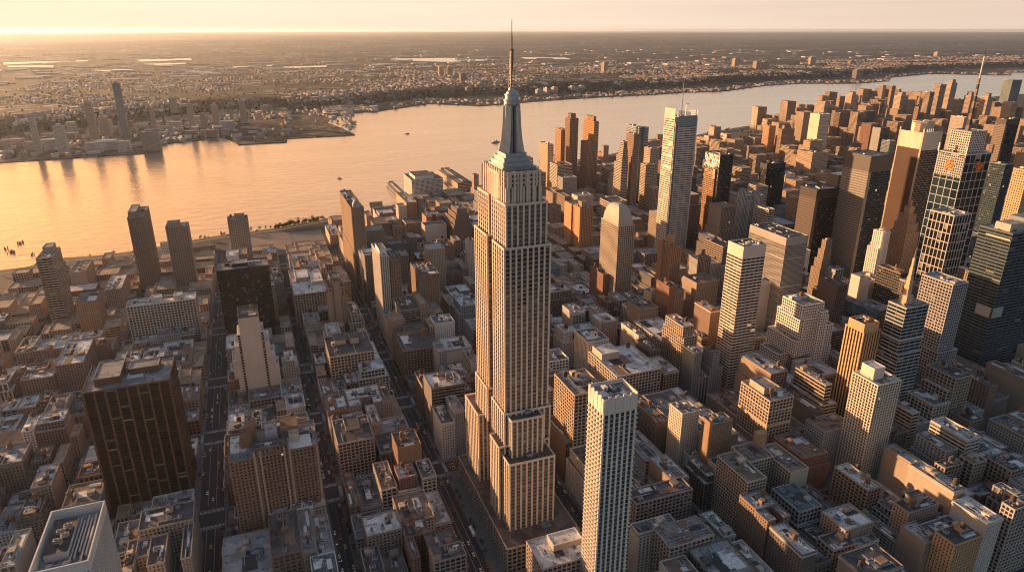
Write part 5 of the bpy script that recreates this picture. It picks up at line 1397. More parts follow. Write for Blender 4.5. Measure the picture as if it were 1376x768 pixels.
for (bx0, bx1, by0, by1) in blocks:
    if by0 > 1425 and bx0 < 65 and bx0 > -80: continue
    if 1690 < bx0 < 2150 and by0 > 2150: continue
    dist = math.hypot((bx0 + bx1) / 2, (by0 + by1) / 2)
    rows = 3 if by1 - by0 > 90 else 2
    big = 1.0 if dist < 1250 else 1.35
    yc = [by0 + (by1 - by0) * k / rows for k in range(rows + 1)]
    yc = [yc[0]] + [q + r.uniform(-6, 6) for q in yc[1:-1]] + [yc[-1]]
    for k in range(rows):
        x = bx0
        while x < bx1 - 7:
            w = min(r.choice((11, 15, 19, 24, 30, 38)) * big, bx1 - x)
            if bx1 - (x + w) < 8: w = bx1 - x
            y0, y1 = yc[k] + .5, yc[k + 1] - r.choice((.5, .5, 3, 7))
            h = zone_height(x + w / 2, y0, r)
            if r.random() < .07: h *= .45
            x0, x1 = x + .15, x + w - .15
            # shrink round what already stands there
            for _ in range(9):
                if free(x0, x1, y0, y1, .3): break
                hit = next(q for q in BOXES if q[0] < x1 + .3 and q[1] > x0 - .3 and q[2] < y1 + .3 and q[3] > y0 - .3)
                opts = [(hit[0] - .5 - x0, 0), (x1 - hit[1] - .5, 1), ((hit[2] - .5 - y0), 2), ((y1 - hit[3] - .5), 3)]
                best = max(opts, key=lambda q: q[0] * ((y1 - y0) if q[1] < 2 else (x1 - x0)))
                if best[1] == 0: x1 = hit[0] - .5
                elif best[1] == 1: x0 = hit[1] + .5
                elif best[1] == 2: y1 = hit[2] - .5
                else: y0 = hit[3] + .5
                if x1 - x0 < 6 or y1 - y0 < 7: break
            if x1 - x0 >= 6 and y1 - y0 >= 7 and free(x0, x1, y0, y1, .2) and (in_view((x0 + x1) / 2, y0, h) or in_view((x0 + x1) / 2, y0, h * .4)):
                cand.append((x0, x1, y0, y1, h, r.random(), r.random(), r.random(), dist))
            x += w
HEROPOS = []
for o in list(COL.objects):
    if o.parent is None and o.get('category') and o.name.split('.')[0] not in ('pier_shed',) and o.get('group') is None:
        HEROPOS.append((o.location.x, o.location.y, o['label']))
def scr(x, y, z):
    f = x * .334 + y * .875 + (436 - z) * .351
    return (x * .934 - y * .357) / f, ((x * .357 + y * .934) * .351 - (436 - z) * .936) / f
KIND = {'loft': ('loft_building', 'loft building', 'loft'), 'walk': ('apartment_house', 'apartment house', 'apartment house'), 'low': ('brick_building', 'brick building', 'brick building'),
        'office': ('office_building', 'office building', 'office building'), 'ware': ('warehouse', 'warehouse', 'warehouse')}
FILL = []
cand.sort(key=lambda c: -((c[1] - c[0]) * (c[4] + 14)) / (c[8] ** 2))
count = {}
rest = MB()
nfar = 0
for (x0, x1, y0, y1, h, r0, r1, r2, dist) in cand:
    if h < 17: kd = 'ware' if (x0 < -100 and y0 > 1060) or (x1 - x0) * (y1 - y0) > 900 else 'low'
    elif h > 58: kd = 'office'
    else: kd = 'loft' if r2 < .52 else ('walk' if r2 < .86 else 'low')
    col, cn = PAL[int(r0 * len(PAL))]; roofc, rn = ROOFS[int(r1 * len(ROOFS))]
    j = .85 + .3 * r2; col = tuple(min(.7, q * j) for q in col)
    rr = random.Random(int(r0 * 1e7))
    BOXES.append((x0, x1, y0, y1))
    if count.get(kd, 0) >= 230 or len(FILL) >= 640:
        w = (x1 - x0) / 2
        facade(rest, x0, x1, y0, y1, 0, h, rr.choice(('punch2', 'punch', 'loft', 'strip')), vis_faces(x0, x1)); roof_on(rest, x0, x1, y0, y1, h, 'masonry', .9)
        nfar += 1
        continue
    count[kd] = count.get(kd, 0) + 1
    name, cat, noun = KIND[kd]
    cx, cy = (x0 + x1) / 2, (y0 + y1) / 2
    st = {'loft': ('loft', 'loft', 'pier', 'punch'), 'walk': ('punch', 'punch2', 'punch'), 'low': ('punch', 'loft'), 'office': ('punch', 'strip', 'grid', 'loft', 'punch2', 'teal' if x0 > 600 else 'punch'), 'ware': ('loft', 'punch')}[kd]
    st = rr.choice(st)
    fcs = vis_faces(x0, x1)
    near = dist < 1150
    b = MB(); a, c, d, e = x0 - cx, x1 - cx, y0 - cy, y1 - cy
    fl = ''.join(q for q in fcs if q == 'a' or rr.random() > .30)
    if rr.random() < .12: fl = fl.replace('a', '') or fl
    shape = 'plain'; tops = [(a, c, d, e, h)]
    if h > 30 and c - a > 15 and e - d > 18 and rr.random() < .38:
        # a set-back attic or two
        shape = 'setback'; h1 = h * rr.uniform(.68, .86); i = rr.uniform(2, 4.5); i2 = rr.uniform(2, 6)
        facade(b, a, c, d, e, 0, h1, st, fl); facade(b, a + i, c - i, d + i2, e - .6, h1, h, st, fl)
        tops = [(a, c, d, e, h1), (a + i, c - i, d + i2, e - .6, h)]
    elif c - a > 20 and e - d > 22 and rr.random() < .3:
        # a light court cut into the rear or side
        shape = 'court'; k = rr.uniform(.35, .55); kw = rr.uniform(.3, .45)
        facade(b, a, c, d + (e - d) * k, e, 0, h, st, fl)
        facade(b, a, a + (c - a) * kw, d, d + (e - d) * k - .02, 0, h - .4, st, fl)
        facade(b, c - (c - a) * .28, c, d, d + (e - d) * k - .02, 0, h - .8, st, fl)
        tops = [(a, c, d + (e - d) * k, e, h), (a, a + (c - a) * kw, d, d + (e - d) * k - .02, h - .4), (c - (c - a) * .28, c, d, d + (e - d) * k - .02, h - .8)]
    else:
        facade(b, a, c, d, e, 0, h, st, fl)
    corn = None
    if near and rr.random() < .6 and shape == 'plain':
        corn = MB(); corn.box(a - .55, c + .55, d - .55, e + .55, h - 1.7, h - .5, 'masonry', bottom=True)
    wm = STY[st][5]
    for t in tops: parapet(b, *t, wm, rr.choice((.8, 1.1, 1.6)))
    root = link(name, b.mesh(name), None, (cx, cy, 0), col)
    if corn: part(corn, 'cornice', root, rr.choice((col, (.50, .45, .38), (.42, .37, .31), (.16, .12, .10), (.20, .25, .22))))
    for t in tops:
        part(roof_mesh(*t, wm, rr, 0, near and t[1] - t[0] > 6), 'roof', root, roofc)
    tx0, tx1, ty0, ty1, th = tops[-1] if shape == 'setback' else tops[0]
    tanks = (1 if rr.random() < .55 and h > 18 else 0) if dist < 1500 else 0
    bulk = (1 if rr.random() < .8 else 2) if near else (1 if rr.random() < .4 else 0)
    ac = rr.choice((1, 2, 3, 4, 5)) if near and dist < 950 else (1 if near and rr.random() < .5 else 0)
    if tx1 - tx0 > 7 and ty1 - ty0 > 7: dress_roof(root, tx0 + .8, tx1 - .8, ty0 + .8, ty1 - .8, th, rr, col, roofc, ac, tanks, bulk)
    else: tanks = bulk = ac = 0
    FILL.append(dict(o=root, cat=cat, noun=noun, cn=cn, rn=rn, h=h, tanks=tanks, bulk=bulk, ac=ac, shape=shape, w=x1 - x0, p=(cx, cy), st=st, blank='a' not in fl))
if nfar:
    o = link('distant_city_blocks', rest.mesh('distant_city_blocks'), None, color=(.36, .27, .2))
    tag(o, 'mass of smaller distant blocks between the far towers', None, None, 'stuff')
# each label: look first, then the nearest landmark, then what else sets it apart
def short(lbl):
    return lbl
LAND = {  # short names of landmarks used to place the ordinary buildings
 'limestone skyscraper': (195, 511), 'slender white tower': (215, 366), 'bronze slab': (-131, 660), 'ribbed white office tower': (-135, 418), 'flat black block': (-31, 1022), 'blank cream tower': (-28, 845),
 'brown brick apartment house': (-13, 560), 'black-roofed corner loft': (87, 821), 'orange-tank loft': (176, 830), 'white-striped tower': (163, 985), 'mansard tower': (523, 907), 'orange round-topped tower': (588, 857),
 'silver screened tower': (746, 1085), 'cream striped tower': (535, 623), 'grey box tower': (659, 708), 'white ziggurat': (606, 602), 'orange capped tower': (593, 493), 'spire tower': (629, 475), 'teal glass tower': (840, 516),
 'ribbed cream tower': (543, 425), 'U-shaped house': (410, 410), 'stepped cream loft': (490, 690), 'cream patched-roof loft': (393, 648), 'belted cream loft': (482, 502), 'dark glass tower': (870, 1123), 'striped glass tower': (928, 823),
 'slim white tower': (897, 746), 'emblem tower': (957, 687), 'tan screen tower': (1022, 815), 'banded grey tower': (-308, 1187), 'square-window office': (-146, 1039), 'riverside brown towers': (-165, 1310), 'white gridded slab': (428, 1799),
 'turreted tower': (910, 1083), 'thin orange slab': (308, 1461), 'river cluster': (840, 1760), 'blue tower': (935, 1546), 'stained white roof': (-241, 937), 'white-roofed brick building': (65, 485), 'bright cream slab': (1766, 1785),
 'long dark slab': (2197, 2042), 'grey tower by the yards': (-38, 1378), 'twin tallest far towers': (2600, 2000), 'orange gable': (490, 287), 'black slab tower': (1118, 1250), 'pin-striped tower': (1872, 1381), 'brown river tower': (160, 1230)}
sl = {k: scr(x, y, 40) for k, (x, y) in LAND.items()}
seen = {}
def spell(f, level):
    px, py = scr(f['p'][0], f['p'][1], f['h'])
    k = f['near'][level if level < 3 else 0]
    qx, qy = sl[k]
    dx, dy = px - qx, py - qy
    if abs(dx) > abs(dy): rel = 'left of' if dx < 0 else 'right of'
    else: rel = 'behind' if dy > 0 else 'in front of'
    size = 'low' if f['h'] < 16 else ('tall' if f['h'] > 48 else 'mid-rise')
    top = 'wooden tank' if f['tanks'] else ('stair bulkhead' if f['bulk'] == 1 else ('two bulkheads' if f['bulk'] == 2 else ('cooling boxes' if f['ac'] else 'bare top')))
    sh = {'plain': '', 'setback': 'stepped ', 'court': 'notched '}[f['shape']]
    wd = 'narrow ' if f['w'] < 13 else ('wide ' if f['w'] > 27 else '')
    return f"{wd}{size} {sh}{f['cn']} {f['noun']}, {f['rn']} with {top}, {rel} the {k}"
for f in FILL:
    px, py = scr(f['p'][0], f['p'][1], f['h'])
    f['near'] = sorted(LAND, key=lambda k: (sl[k][0] - px) ** 2 + (sl[k][1] - py) ** 2)[:3]
pools = {}
for f in FILL: pools.setdefault(spell(f, 0), []).append(f)
used = {o['label'] for o in COL.objects if o.get('label')}
ORD = ['nearest', 'second nearest', 'third nearest', 'fourth nearest', 'fifth nearest', 'sixth nearest']
for lb, fs in pools.items():
    fs.sort(key=lambda f: math.hypot(*f['p']))
    for i, f in enumerate(fs):
        out = lb
        if len(fs) > 1:
            for lv in (1, 2):
                alt = spell(f, lv)
                if alt not in used and alt not in pools: out = alt; break
            else: out = f"{ORD[min(i, 5)]} {lb}"
        if out in used: out = f"{ORD[min(i, 5)]} {out}"
        n = 0
        while out in used and n < 6: out = f"{ORD[n]} {lb}"; n += 1
        used.add(out)
        ws = out.split()
        if len(ws) > 16: out = out.replace(' with ', ', ', 1).replace(' and ', ' ')
        tag(f['o'], ' '.join(out.split()[:16]), f['cat'], {'loft': 'loft buildings filling the blocks', 'apartment house': 'apartment houses filling the blocks'}.get(f['noun'], f['noun'] + 's filling the blocks'))

# ---------------------------------------------------------------- traffic
def car_mesh(kind):
    b = MB()
    L, W, H = {'car': (4.6, 1.85, 1.45), 'van': (5.6, 2.1, 2.4), 'bus': (12.2, 2.6, 3.1), 'truck': (8.2, 2.5, 3.3)}[kind]
    def loft(sec, m):
        for (x0, w0, z0), (x1, w1, z1) in zip(sec, sec[1:]):
            for s in (-1, 1): b.poly([(s * w0, x0, z0), (s * w1, x1, z1), (s * w1, x1, .3), (s * w0, x0, .3)][::s], m)
    l, w = L / 2, W / 2
    if kind == 'car':
        b.box(-w, w, -l + .1, l - .1, .3, .82, 'car_paint', bottom=True)
        lo = [(-w * .96, -l * .55), (w * .96, -l * .55), (w * .96, l * .62), (-w * .96, l * .62)]; hi = [(-w * .8, -l * .28), (w * .8, -l * .28), (w * .8, l * .42), (-w * .8, l * .42)]
        for i in range(4):
            a, c = lo[i], lo[(i + 1) % 4]; e, g = hi[(i + 1) % 4], hi[i]
            b.poly([(*a, .82), (*c, .82), (*e, H), (*g, H)], 'dark_glass')
        b.poly([(*q, H) for q in hi], 'car_paint')
        b.box(-w * .96, w * .96, -l, -l + .1, .35, .75, 'car_paint'); b.box(-w * .96, w * .96, l - .1, l, .35, .75, 'car_paint')
    else:
        b.box(-w, w, -l, l, .45, H, 'car_paint', bottom=True)
        b.box(-w - .02, w + .02, -l + .5 if kind == 'bus' else l - 2.0, l - .3, H * .52, H * .80, 'dark_glass', bottom=True)
        b.box(-w * .8, w * .8, -.8, .9, H, H + .25, 'membrane')
        b.box(-w * .9, w * .9, l, l + .03, H * .5, H * .85, 'dark_glass', bottom=True)
    for sy in (-.62, .62):
        for s in (-1, 1):
            for k in range(8):
                a0, a1 = 2 * math.pi * k / 8, 2 * math.pi * (k + 1) / 8; rad = .34 if kind == 'car' else .48; x = s * (w + .02)
                b.poly([(x, l * sy, rad), (x, l * sy + rad * math.cos(a0), rad + rad * math.sin(a0)), (x, l * sy + rad * math.cos(a1), rad + rad * math.sin(a1))], 'tyre')
    for s in (-1, 1):
        x = s * w * .72
        b.box(x - .2, x + .2, l + .01, l + .06, .5, .72, 'head_light', bottom=True)
        b.box(x - .2, x + .2, -l - .06, -l - .01, .5, .75, 'tail_light', bottom=True)
    return b.mesh(kind)
VM = {k: car_mesh(k) for k in ('car', 'van', 'bus', 'truck')}
CARC = [((.70, .69, .67), 'white'), ((.02, .02, .022), 'black'), ((.16, .16, .17), 'grey'), ((.42, .42, .43), 'silver'), ((.55, .30, .02), 'yellow'), ((.25, .03, .02), 'red'), ((.03, .05, .11), 'blue')]
rv = random.Random(4)
SNAME = {-78: 'wide traffic avenue west of the brown apartment house', 34: 'street east of the brown apartment house', 140: 'street along the limestone skyscraper', 247: 'street beyond the limestone skyscraper', 354: 'street behind the slender white tower'}
QUEUE = []
def vehicle(kind, x, y, rz, col, cname, where):
    if in_view(x, y, 1, .78, .435): QUEUE.append((kind, x, y, rz, col, cname, where))
def park_all():
    """the 280 that show largest as cars of their own, the far rest as one mass of traffic"""
    QUEUE.sort(key=lambda q: q[1] ** 2 + q[2] ** 2)
    far_cars = MB()
    for i, (kind, x, y, rz, col, cname, where) in enumerate(QUEUE):
        if i < 290:
            o = link(('parked_' if 'parked' in where else '') + kind, VM[kind], None, (x, y, .02), col); o.rotation_euler.z = rz
            tag(o, f"{cname} {kind} {where}", kind, f"{kind}s {where}"[:70])
        else:
            l, w = (2.3, .92) if abs(math.sin(rz)) < .5 else (.92, 2.3)
            m = 'membrane' if sum(col) > 1 else 'tar'
            far_cars.box(x - w, x + w, y - l, y + l, .3, .85, m); far_cars.box(x - w * .8, x + w * .8, y - l * .5, y + l * .55, .85, 1.45, 'dark_glass', m)
    if far_cars.f: tag(link('distant_traffic', far_cars.mesh('distant_traffic')), 'specks of traffic far down the streets towards the river', None, None, 'stuff')
for s, w in STREETS[3:8]:
    rw = w / 2 - 4; place = SNAME[s]
    for q0, q1 in zip([300] + [a for a, _ in AVES[2:]], [a for a, _ in AVES[2:]] + [1352]):
        if q0 > 1300 or q0 >= q1: continue
        y = q0 + 22
        while y < q1 - 20:
            # parked at the kerbs
            for side in (-1, 1):
                if rv.random() < (.34 if y < 900 else .2):
                    c, cn = rv.choice(CARC[:4] + CARC[5:]); k = 'van' if rv.random() < .15 else 'car'
                    vehicle(k, s + side * (rw - 1.15), y + rv.uniform(-.5, .5), 0 if side > 0 else math.pi, c, cn, f"parked on the {place}")
            lanes = (-rw * .45, 0.6, rw * .45) if w > 25 else (-1.7, 1.7)
            for ln in lanes:
                if rv.random() < (.15 if w > 25 else .09):
                    c, cn = rv.choice(CARC + [CARC[4]] * 2 + [CARC[0]] * 2); k = rv.choice(('car',) * 9 + ('van', 'truck'))
                    if cn == 'yellow': k = 'car'
                    vehicle(k, s + ln, y + rv.uniform(-1.5, 1.5), 0 if (s != -78 or ln > 0) else math.pi, c, cn, f"driving on the {place}")
            y += 7.2
tag(link('bus', VM['bus'], None, (148.2, 492, .02), (.72, .71, .69)), 'white roofed bus driving on the street along the limestone skyscraper', 'bus').rotation_euler.z = 0
for x, y in ((-66.5, 690), (-66.6, 676), (-66.5, 545), (-66.4, 650)):
    tag(link('bus', VM['bus'], None, (x, y, .02), (.66, .66, .65)), 'white bus in the kerb lane of the wide traffic avenue', 'bus', 'buses in the kerb lane of the wide avenue')
for q in (598, 748):
    x = -200
    while x < 420:
        if all(abs(x - s) > 15 for s, _ in STREETS):
            for ln in (-6.5, -2.5, 2.5, 6.5):
                if rv.random() < (.5 if (q == 598 and 152 < x < 235) else .2):
                    cab = rv.random() < (.75 if q == 598 and 145 < x < 240 else .25)
                    c, cn = CARC[4] if cab else rv.choice(CARC)
                    vehicle('car', x + rv.uniform(-1, 1), q + ln, -math.pi / 2, c, cn, 'driving on the cross avenue behind the limestone skyscraper' if q == 598 else 'driving on the second cross avenue beyond the limestone skyscraper')
        x += 7.5

park_all()

# ---------------------------------------------------------------- trees
def tree_meshes(seed, h, spread, n, mat):
    rt = random.Random(seed); b = MB(); tk = MB()
    tk.lathe(0, 0, [(.28, 0), (.2, h * .4), (.1, h * .7)], 'bark', 6, False)
    for k in range(5):
        a = rt.uniform(0, 6.28); L = spread * .7
        p0 = Vector((0, 0, h * (.30 + .06 * k))); p1 = Vector((L * math.cos(a), L * math.sin(a), h * (.55 + .07 * k)))
        for s in (Vector((.1, 0, 0)), Vector((0, .1, 0))):
            tk.poly([tuple(p0 - s), tuple(p0 + s), tuple(p1 + s * .3), tuple(p1 - s * .3)], 'bark')
    cl_ = [(rt.uniform(-.6, .6) * spread, rt.uniform(-.6, .6) * spread, h * rt.uniform(.45, .92), rt.uniform(.35, .62) * spread) for _ in range(8)]
    for _ in range(n):
        cx, cy, cz, cr = rt.choice(cl_)
        v = Vector((rt.gauss(0, 1), rt.gauss(0, 1), rt.gauss(0, 1))).normalized() * cr * rt.uniform(.55, 1.05)
        p = Vector((cx, cy, cz)) + v
        n1 = (v + Vector((rt.gauss(0, 1), rt.gauss(0, 1), rt.gauss(0, 1))) * cr * .5).normalized()
        t1 = n1.orthogonal().normalized() * rt.uniform(.25, .55); t2 = n1.cross(t1)
        b.poly([tuple(p - t1), tuple(p + t2 * .7), tuple(p + t1), tuple(p - t2 * .7)], mat)
    return tk.mesh('trunk'), b.mesh('crown')
TR = [tree_meshes(s, h, sp, 420, 'leaves') for s, h, sp in ((1, 9, 3.4), (2, 11, 4.2), (3, 8, 3.0), (4, 12, 4.6))]
rt = random.Random(8)
def tree(x, y, z, s, label, group):
    o = link('tree', None, None, (x, y, z)); o.scale = (s, s, s * rt.uniform(.85, 1.15)); o.rotation_euler.z = rt.uniform(0, 6.28)
    tk, cr = rt.choice(TR); link('trunk', tk, o); link('crown', cr, o)
    return tag(o, label, 'tree', group)
n = 0
for k in range(64):
    x = rt.uniform(20, 150); y = shore_y(x) - rt.uniform(3, 20)
    tree(x, y, .2, rt.uniform(.8, 1.4), 'bushy tree in the dense riverside grove near the gravel yard', 'trees of the riverside grove')
for k in range(46):
    x = rt.choice((rt.uniform(-560, -90), rt.uniform(-90, 20), rt.uniform(170, 470))); y = shore_y(x) - rt.uniform(2, 24)
    tree(x, y, .2, rt.uniform(.6, 1.1), 'small tree along the open river edge', 'trees along the river edge')
for k in range(70):
    x = rt.uniform(1640, 2200); y = shore_y(x) - rt.uniform(10, 260)
    if free(x - 4, x + 4, y - 4, y + 4, 0): tree(x, y, .3, rt.uniform(.9, 1.6), 'tree in the brown riverside park before the passenger pier', 'trees of the riverside park')
for s, place in ((140, 'limestone skyscraper side'), (34, 'brown apartment house street'), (-78, 'wide traffic avenue')):
    w = dict(STREETS)[s]
    for side in (-1, 1):
        y = 440
        while y < 980:
            if all(abs(y - q) > 20 for q, _ in AVES) and rt.random() < (.75 if s == 140 and side > 0 else .3):
                tree(s + side * (w / 2 - 2.2), y, .15, rt.uniform(.5, .8), f'small pavement tree on the {place}' if s != 140 else 'small pavement tree in the row beside the limestone skyscraper', f'pavement trees on the {place}')
            y += 11
# wooded bluff across the river: one mass
b = MB(); rw_ = random.Random(17)
for i in range(len(cl) - 1):
    (ax, ay), (bx, by) = cl[i], cl[i + 1]
    if not (-1400 < ax < 11000): continue
    L = math.hypot(bx - ax, by - ay); nn = int(L / 2.4)
    for k in range(min(nn, 320)):
        f = rw_.random(); x, y = ax + (bx - ax) * f, ay + (by - ay) * f; t = rw_.choice((rw_.uniform(0, 240), rw_.uniform(20, 160), rw_.uniform(200, 2600))); D = math.hypot(x, y)
        z = land_z(x * (1 + t / D), y * (1 + t / D), t); x *= 1 + t / D; y *= 1 + t / D
        s = rw_.uniform(3.5, 7.5)
        for q in range(3):
            ca, sa = math.cos(q * 2.1 + f * 9), math.sin(q * 2.1 + f * 9); o1 = rw_.uniform(-.4, .4) * s
            b.poly([(x - s * ca, y - s * sa, z - 1 + o1), (x + s * ca + o1, y + s * sa, z - 1), (x + s * ca * .7, y + s * sa * .7 + o1, z + s * 1.25), (x - s * ca * .5 + o1, y - s * sa * .5, z + s * 1.5)], 'far_leaves')
tag(link('woods', b.mesh('woods')), 'dark wooded bluff running along the far bank', None, None, 'stuff')

# ---------------------------------------------------------------- houses across the river
def house_mesh(seed):
    rh = random.Random(seed); b = MB(); w, d, h, e = rh.uniform(4.5, 6.5), rh.uniform(6, 9), rh.uniform(6, 9), rh.uniform(2, 3.4)
    b.box(-w, w, -d, d, 0, h, 'masonry', skip='t')
    b.poly([(-w - .5, -d - .5, h - .2), (0, -d - .5, h + e), (0, d + .5, h + e), (-w - .5, d + .5, h - .2)], 'roofing'); b.poly([(0, -d - .5, h + e), (w + .5, -d - .5, h - .2), (w + .5, d + .5, h - .2), (0, d + .5, h + e)], 'roofing')
    for s in (-1, 1): b.poly([(-w, s * d, h), (w, s * d, h), (0, s * d, h + e)], 'masonry')
    for k in (-.5, .5):
        for zz in (1.0, h * .55): b.poly([(w * k - .7, -d - .04, zz), (w * k + .7, -d - .04, zz), (w * k + .7, -d - .04, zz + 1.7), (w * k - .7, -d - .04, zz + 1.7)], 'window_glass')
    b.box(w * .4, w * .4 + .9, -d * .3, -d * .3 + .9, h, h + e + 1, 'rust'); return b.mesh('house')
HM = [house_mesh(s) for s in range(6)]
rh = random.Random(31); spots = []
def town(n, tmin, tmax, xmin, xmax):
    got = 0
    while got < n:
        i = rh.randrange(len(cl) - 1); f = rh.random(); x, y = cl[i][0] + (cl[i + 1][0] - cl[i][0]) * f, cl[i][1] + (cl[i + 1][1] - cl[i][1]) * f
        t = tmin + (tmax - tmin) * rh.random() ** 1.3; D = math.hypot(x, y)
        X, Y = x * (1 + t / D), y * (1 + t / D)
        a = 11.0
        X = round(X / 26) * 26 + rh.uniform(-3, 3); Y = round(Y / 34) * 34 + rh.uniform(-3, 3)
        if not (xmin < X < xmax) or not in_view(X, Y, 40, .80, .46): got += .2; continue
        if noise.noise(Vector((X * .0016, Y * .0016, 1.5))) < -.12: got += .3; continue
        spots.append((X, Y, land_z(X, Y, t) if t > 0 else 0, t)); got += 1
town(8500, 120, 4600, -1600, 16000)
JB = [(v[0] - 25, v[1] + 25, v[2] - 25, v[3] + 25) for v in NJ.values()]
for k in range(5200):     # the flat waterfront below the bluff, thick with roofs at the nearer end
    i = rh.randrange(len(FAR) - 1); f = rh.random(); x, y = FAR[i][0] + (FAR[i + 1][0] - FAR[i][0]) * f, FAR[i][1] + (FAR[i + 1][1] - FAR[i][1]) * f
    t = rh.uniform(25, 330) if x > 500 else rh.uniform(30, 1300); D = math.hypot(x, y); X, Y = x * (1 + t / D), y * (1 + t / D)
    if x > 500 and k % 4: continue
    if -130 < X < 560 and Y < 3900 and (k % 9 or t < 60): continue
    X = round(X / 24) * 24 + rh.uniform(-3, 3); Y = round(Y / 30) * 30 + rh.uniform(-4, 4)
    if any(q[0] < X < q[1] and q[2] < Y < q[3] for q in JB): continue
    z, tt = ground_far(X, Y)
    if tt < -10 and in_view(X, Y, 10, .8, .46): spots.append((X, Y, 0, 0))
spots.sort(key=lambda p: p[0] ** 2 + p[1] ** 2)
HC = [((.46, .42, .38), 'white'), ((.34, .25, .19), 'brown'), ((.40, .33, .26), 'tan'), ((.30, .16, .11), 'red'), ((.36, .36, .36), 'grey')]
mass = MB()
for i, (x, y, z, t) in enumerate(spots):
    c, cn = rh.choice(HC); rz = rh.choice((0, math.pi / 2)) + .35
    if i < 280:
        o = link('house', rh.choice(HM), None, (x, y, z - .3), c); o.rotation_euler.z = rz; s = rh.uniform(.9, 1.5); o.scale = (s * rh.choice((1, 1, 1.6)), s * rh.choice((1, 1, 1.8)), s)
        px = scr(x, y, z)[0]
        where = 'behind the pale grey tower' if px < -.66 else 'around the tallest far-shore tower' if px < -.54 else 'among the three matching far-shore slabs' if px < -.38 else 'by the grassy far-shore point' if px < -.2 else 'on the far bank facing the limestone mast'
        tag(o, f'small {cn} gabled house across the river {where}', 'house', f'houses across the river {where}')
    else:
        s = rh.uniform(.8, 1.5); w, d, h = 5.2 * s, 7.5 * s, 7.5 * s; ca, sa = math.cos(rz), math.sin(rz)
        if rh.random() < .10: w *= 2.4; d *= 2; h *= 1.2
        P = lambda a, b_, zz: (x + a * ca - b_ * sa, y + a * sa + b_ * ca, z + zz)
        m = rh.choice(('house_white', 'house_tan', 'house_red', 'house_grey', 'house_tan'))
        for (a, b_), (c_, d_) in (((-w, -d), (w, -d)), ((w, -d), (w, d)), ((w, d), (-w, d)), ((-w, d), (-w, -d))): mass.poly([P(a, b_, -1), P(c_, d_, -1), P(c_, d_, h), P(a, b_, h)], m)
        if w < 8:
            mass.poly([P(-w, -d, h), P(0, -d, h + 3), P(0, d, h + 3), P(-w, d, h)], 'house_roof'); mass.poly([P(0, -d, h + 3), P(w, -d, h), P(w, d, h), P(0, d, h + 3)], 'house_roof')
        else: mass.poly([P(-w, -d, h), P(w, -d, h), P(w, d, h), P(-w, d, h)], rh.choice(('house_roof', 'house_white')))
tag(link('distant_houses', mass.mesh('distant_houses')), 'thousands of small roofs spread over the far heights', None, None, 'stuff')
rj = random.Random(12); kinds_j = 0
for k in range(400):
    if kinds_j >= 34: break
    X, Y = rj.uniform(-900, -60), rj.uniform(2960, 3900); w, d, h = rj.uniform(14, 34), rj.uniform(12, 22), rj.uniform(16, 44)
    if any(q[0] - 8 < X + w and q[1] + 8 > X - w and q[2] < Y + d and q[3] > Y - d for q in JB) or ground_far(X, Y)[1] > -20: continue
    if not any(math.hypot(X - fx_, Y - fy_) < 900 for fx_, fy_ in FAR) or Y < 2960 + (X + 900) * .06 + 20: continue
    if X > -250 and Y < 3260: continue
    JB.append((X - w, X + w, Y - d, Y + d)); kinds_j += 1
    cj, cn = rj.choice(HC); root = thing('apartment_house', f'{cn} mid-rise block among the towers on the far shore', 'apartment house', (X, Y, 0), f'{cn} mid-rise blocks on the far shore')
    b = MB(); facade(b, -w, w, -d, d, 0, h, rj.choice(('punch2', 'strip', 'punch')), 'alr'); parapet(b, -w, w, -d, d, h, 'masonry', 1); part(b, 'wall', root, cj); part(roof_mesh(-w, w, -d, d, h, 'masonry', rj, 0, False), 'roof', root, rj.choice((RP, RG, RB)))
# sheds and yards on the meadowland beyond
b = MB()
for k in range(420):
    px = rh.uniform(-.75, .75); t = rh.uniform(8000, 17000) if k > 150 else rh.uniform(7000, 10000)
    yaw = R(20.9) + math.atan(px); x, y = math.sin(yaw) * t, math.cos(yaw) * t
    if ground_far(x, y)[1] < 2600: continue
    w, d = rh.uniform(30, 150), rh.uniform(20, 60); b.box(x - w, x + w, y - d, y + d, 2, rh.uniform(12, 22), rh.choice(('house_tan', 'house_grey', 'house_white')), rh.choice(('house_white', 'house_white', 'house_grey', 'house_roof')))
tag(link('distant_sheds', b.mesh('distant_sheds')), 'pale shed roofs scattered over the meadowland far away', None, None, 'stuff')

# ---------------------------------------------------------------- on the water
def boat(x, y, rz, s, label, big=False):
    root = thing('ferry' if big else 'boat', label, 'ferry' if big else 'boat', (x, y, WATER_Z)); root.rotation_euler.z = rz; root.scale = (s, s, s)
    b = MB(); hull = [(-2.6, -11), (2.6, -11), (2.9, 3), (1.8, 9), (0, 12), (-1.8, 9), (-2.9, 3)]; b.prism(hull, -.6, 1.6, 'tar', 'timber'); part(b, 'hull', root)
    b = MB(); b.box(-2.1, 2.1, -8, 4, 1.62, 4.2, 'membrane'); b.box(-2.15, 2.15, -7, 3.6, 2.5, 3.5, 'dark_glass', bottom=True); part(b, 'cabin', root)
    b = MB(); b.box(-1.3, 1.3, 0, 3, 4.22, 6.2, 'membrane'); b.box(-.1, .1, -2, -1.8, 4.2, 9, 'steel'); part(b, 'bridge', root)
(fx, fy), heading = FERRY, math.atan2(FERRY[1] - WAKE[-1][1], FERRY[0] - WAKE[-1][0]) - math.pi / 2
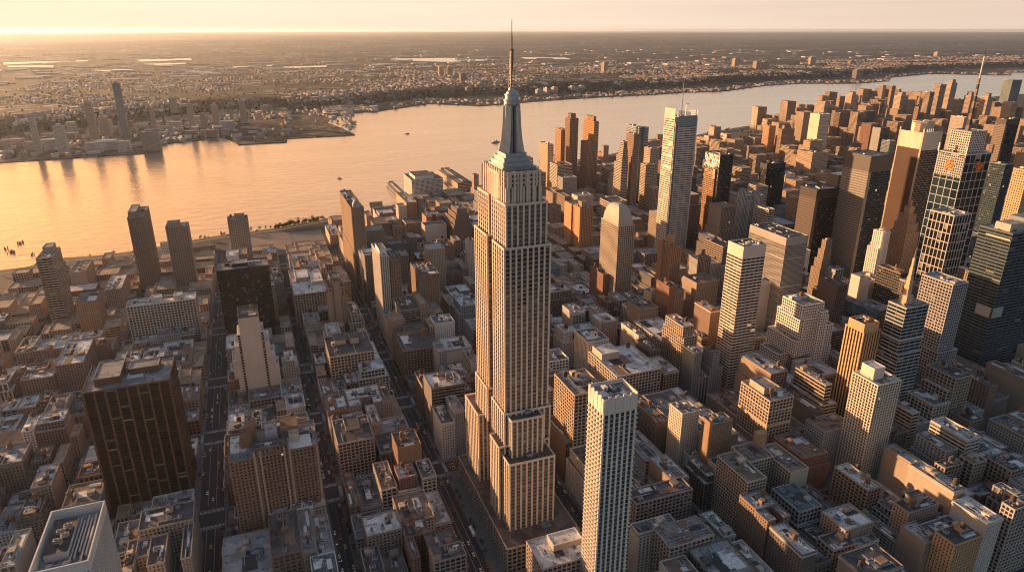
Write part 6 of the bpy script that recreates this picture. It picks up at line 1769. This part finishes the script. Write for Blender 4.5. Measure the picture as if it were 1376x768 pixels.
boat(fx, fy, heading, 1.9, 'low ferry trailing a long white wake beside the limestone skyscraper', True)
for i, (x, y) in enumerate(BOATS): boat(x, y, .6 + i, (.9, 1.0, .7, .8)[i % 4], ('small dark boat alone on the golden water off the pier', 'tiny boat far out beyond the grassy point', 'little boat near the far northern bank', 'small boat in mid river beyond the brown river tower')[i % 4])
b = MB()
for side, spread in ((-1, 1.0), (1, 1.0)):
    for (ax, ay), (bx, by), k in zip(WAKE, WAKE[1:], range(99)):
        dx, dy = bx - ax, by - ay; L = math.hypot(dx, dy); nx, ny = -dy / L, dx / L
        o0, o1 = side * (6 + 16 * k), side * (6 + 16 * (k + 1)); w0, w1 = 3 + 1.5 * k, 4.5 + 1.5 * k
        b.poly([(ax + nx * (o0 - w0), ay + ny * (o0 - w0), WATER_Z + .06), (bx + nx * (o1 - w1), by + ny * (o1 - w1), WATER_Z + .06), (bx + nx * (o1 + w1), by + ny * (o1 + w1), WATER_Z + .06), (ax + nx * (o0 + w0), ay + ny * (o0 + w0), WATER_Z + .06)], 'foam')
tag(link('wake', b.mesh('wake')), 'pale foam wake spreading behind the ferry', None, None, 'stuff')
# the old pier piles that stick out of the water
rp = random.Random(3)
for i, (x, y) in enumerate(PILES):
    root = thing('pile_cluster', ('largest cluster of old black pier piles standing in the water', 'second cluster of black pier piles nearer the frame edge', 'small broken cluster of black piles farthest out', 'lone low cluster of black piles beside the banded grey tower')[i], 'pile cluster', (x, y, 0), 'old pier piles in the river')
    for k in range((16, 14, 7, 6)[i]):
        b = MB(); a, c = rp.gauss(0, 3.2), rp.gauss(0, 5); b.lathe(a, c, [(.8, WATER_Z - 2), (.65, rp.uniform(-.5, 3.0))], 'timber', 6); part(b, 'pile', root)

# ---------------------------------------------------------------- the hazy air
b = MB(); b.box(-130000, 130000, -9000, 140000, WATER_Z - 4, 462, 'haze', bottom=True)
hz = link('haze', b.mesh('haze')); hz['kind'] = 'stuff'; hz['label'] = 'warm hazy air lying over the river and the far land'
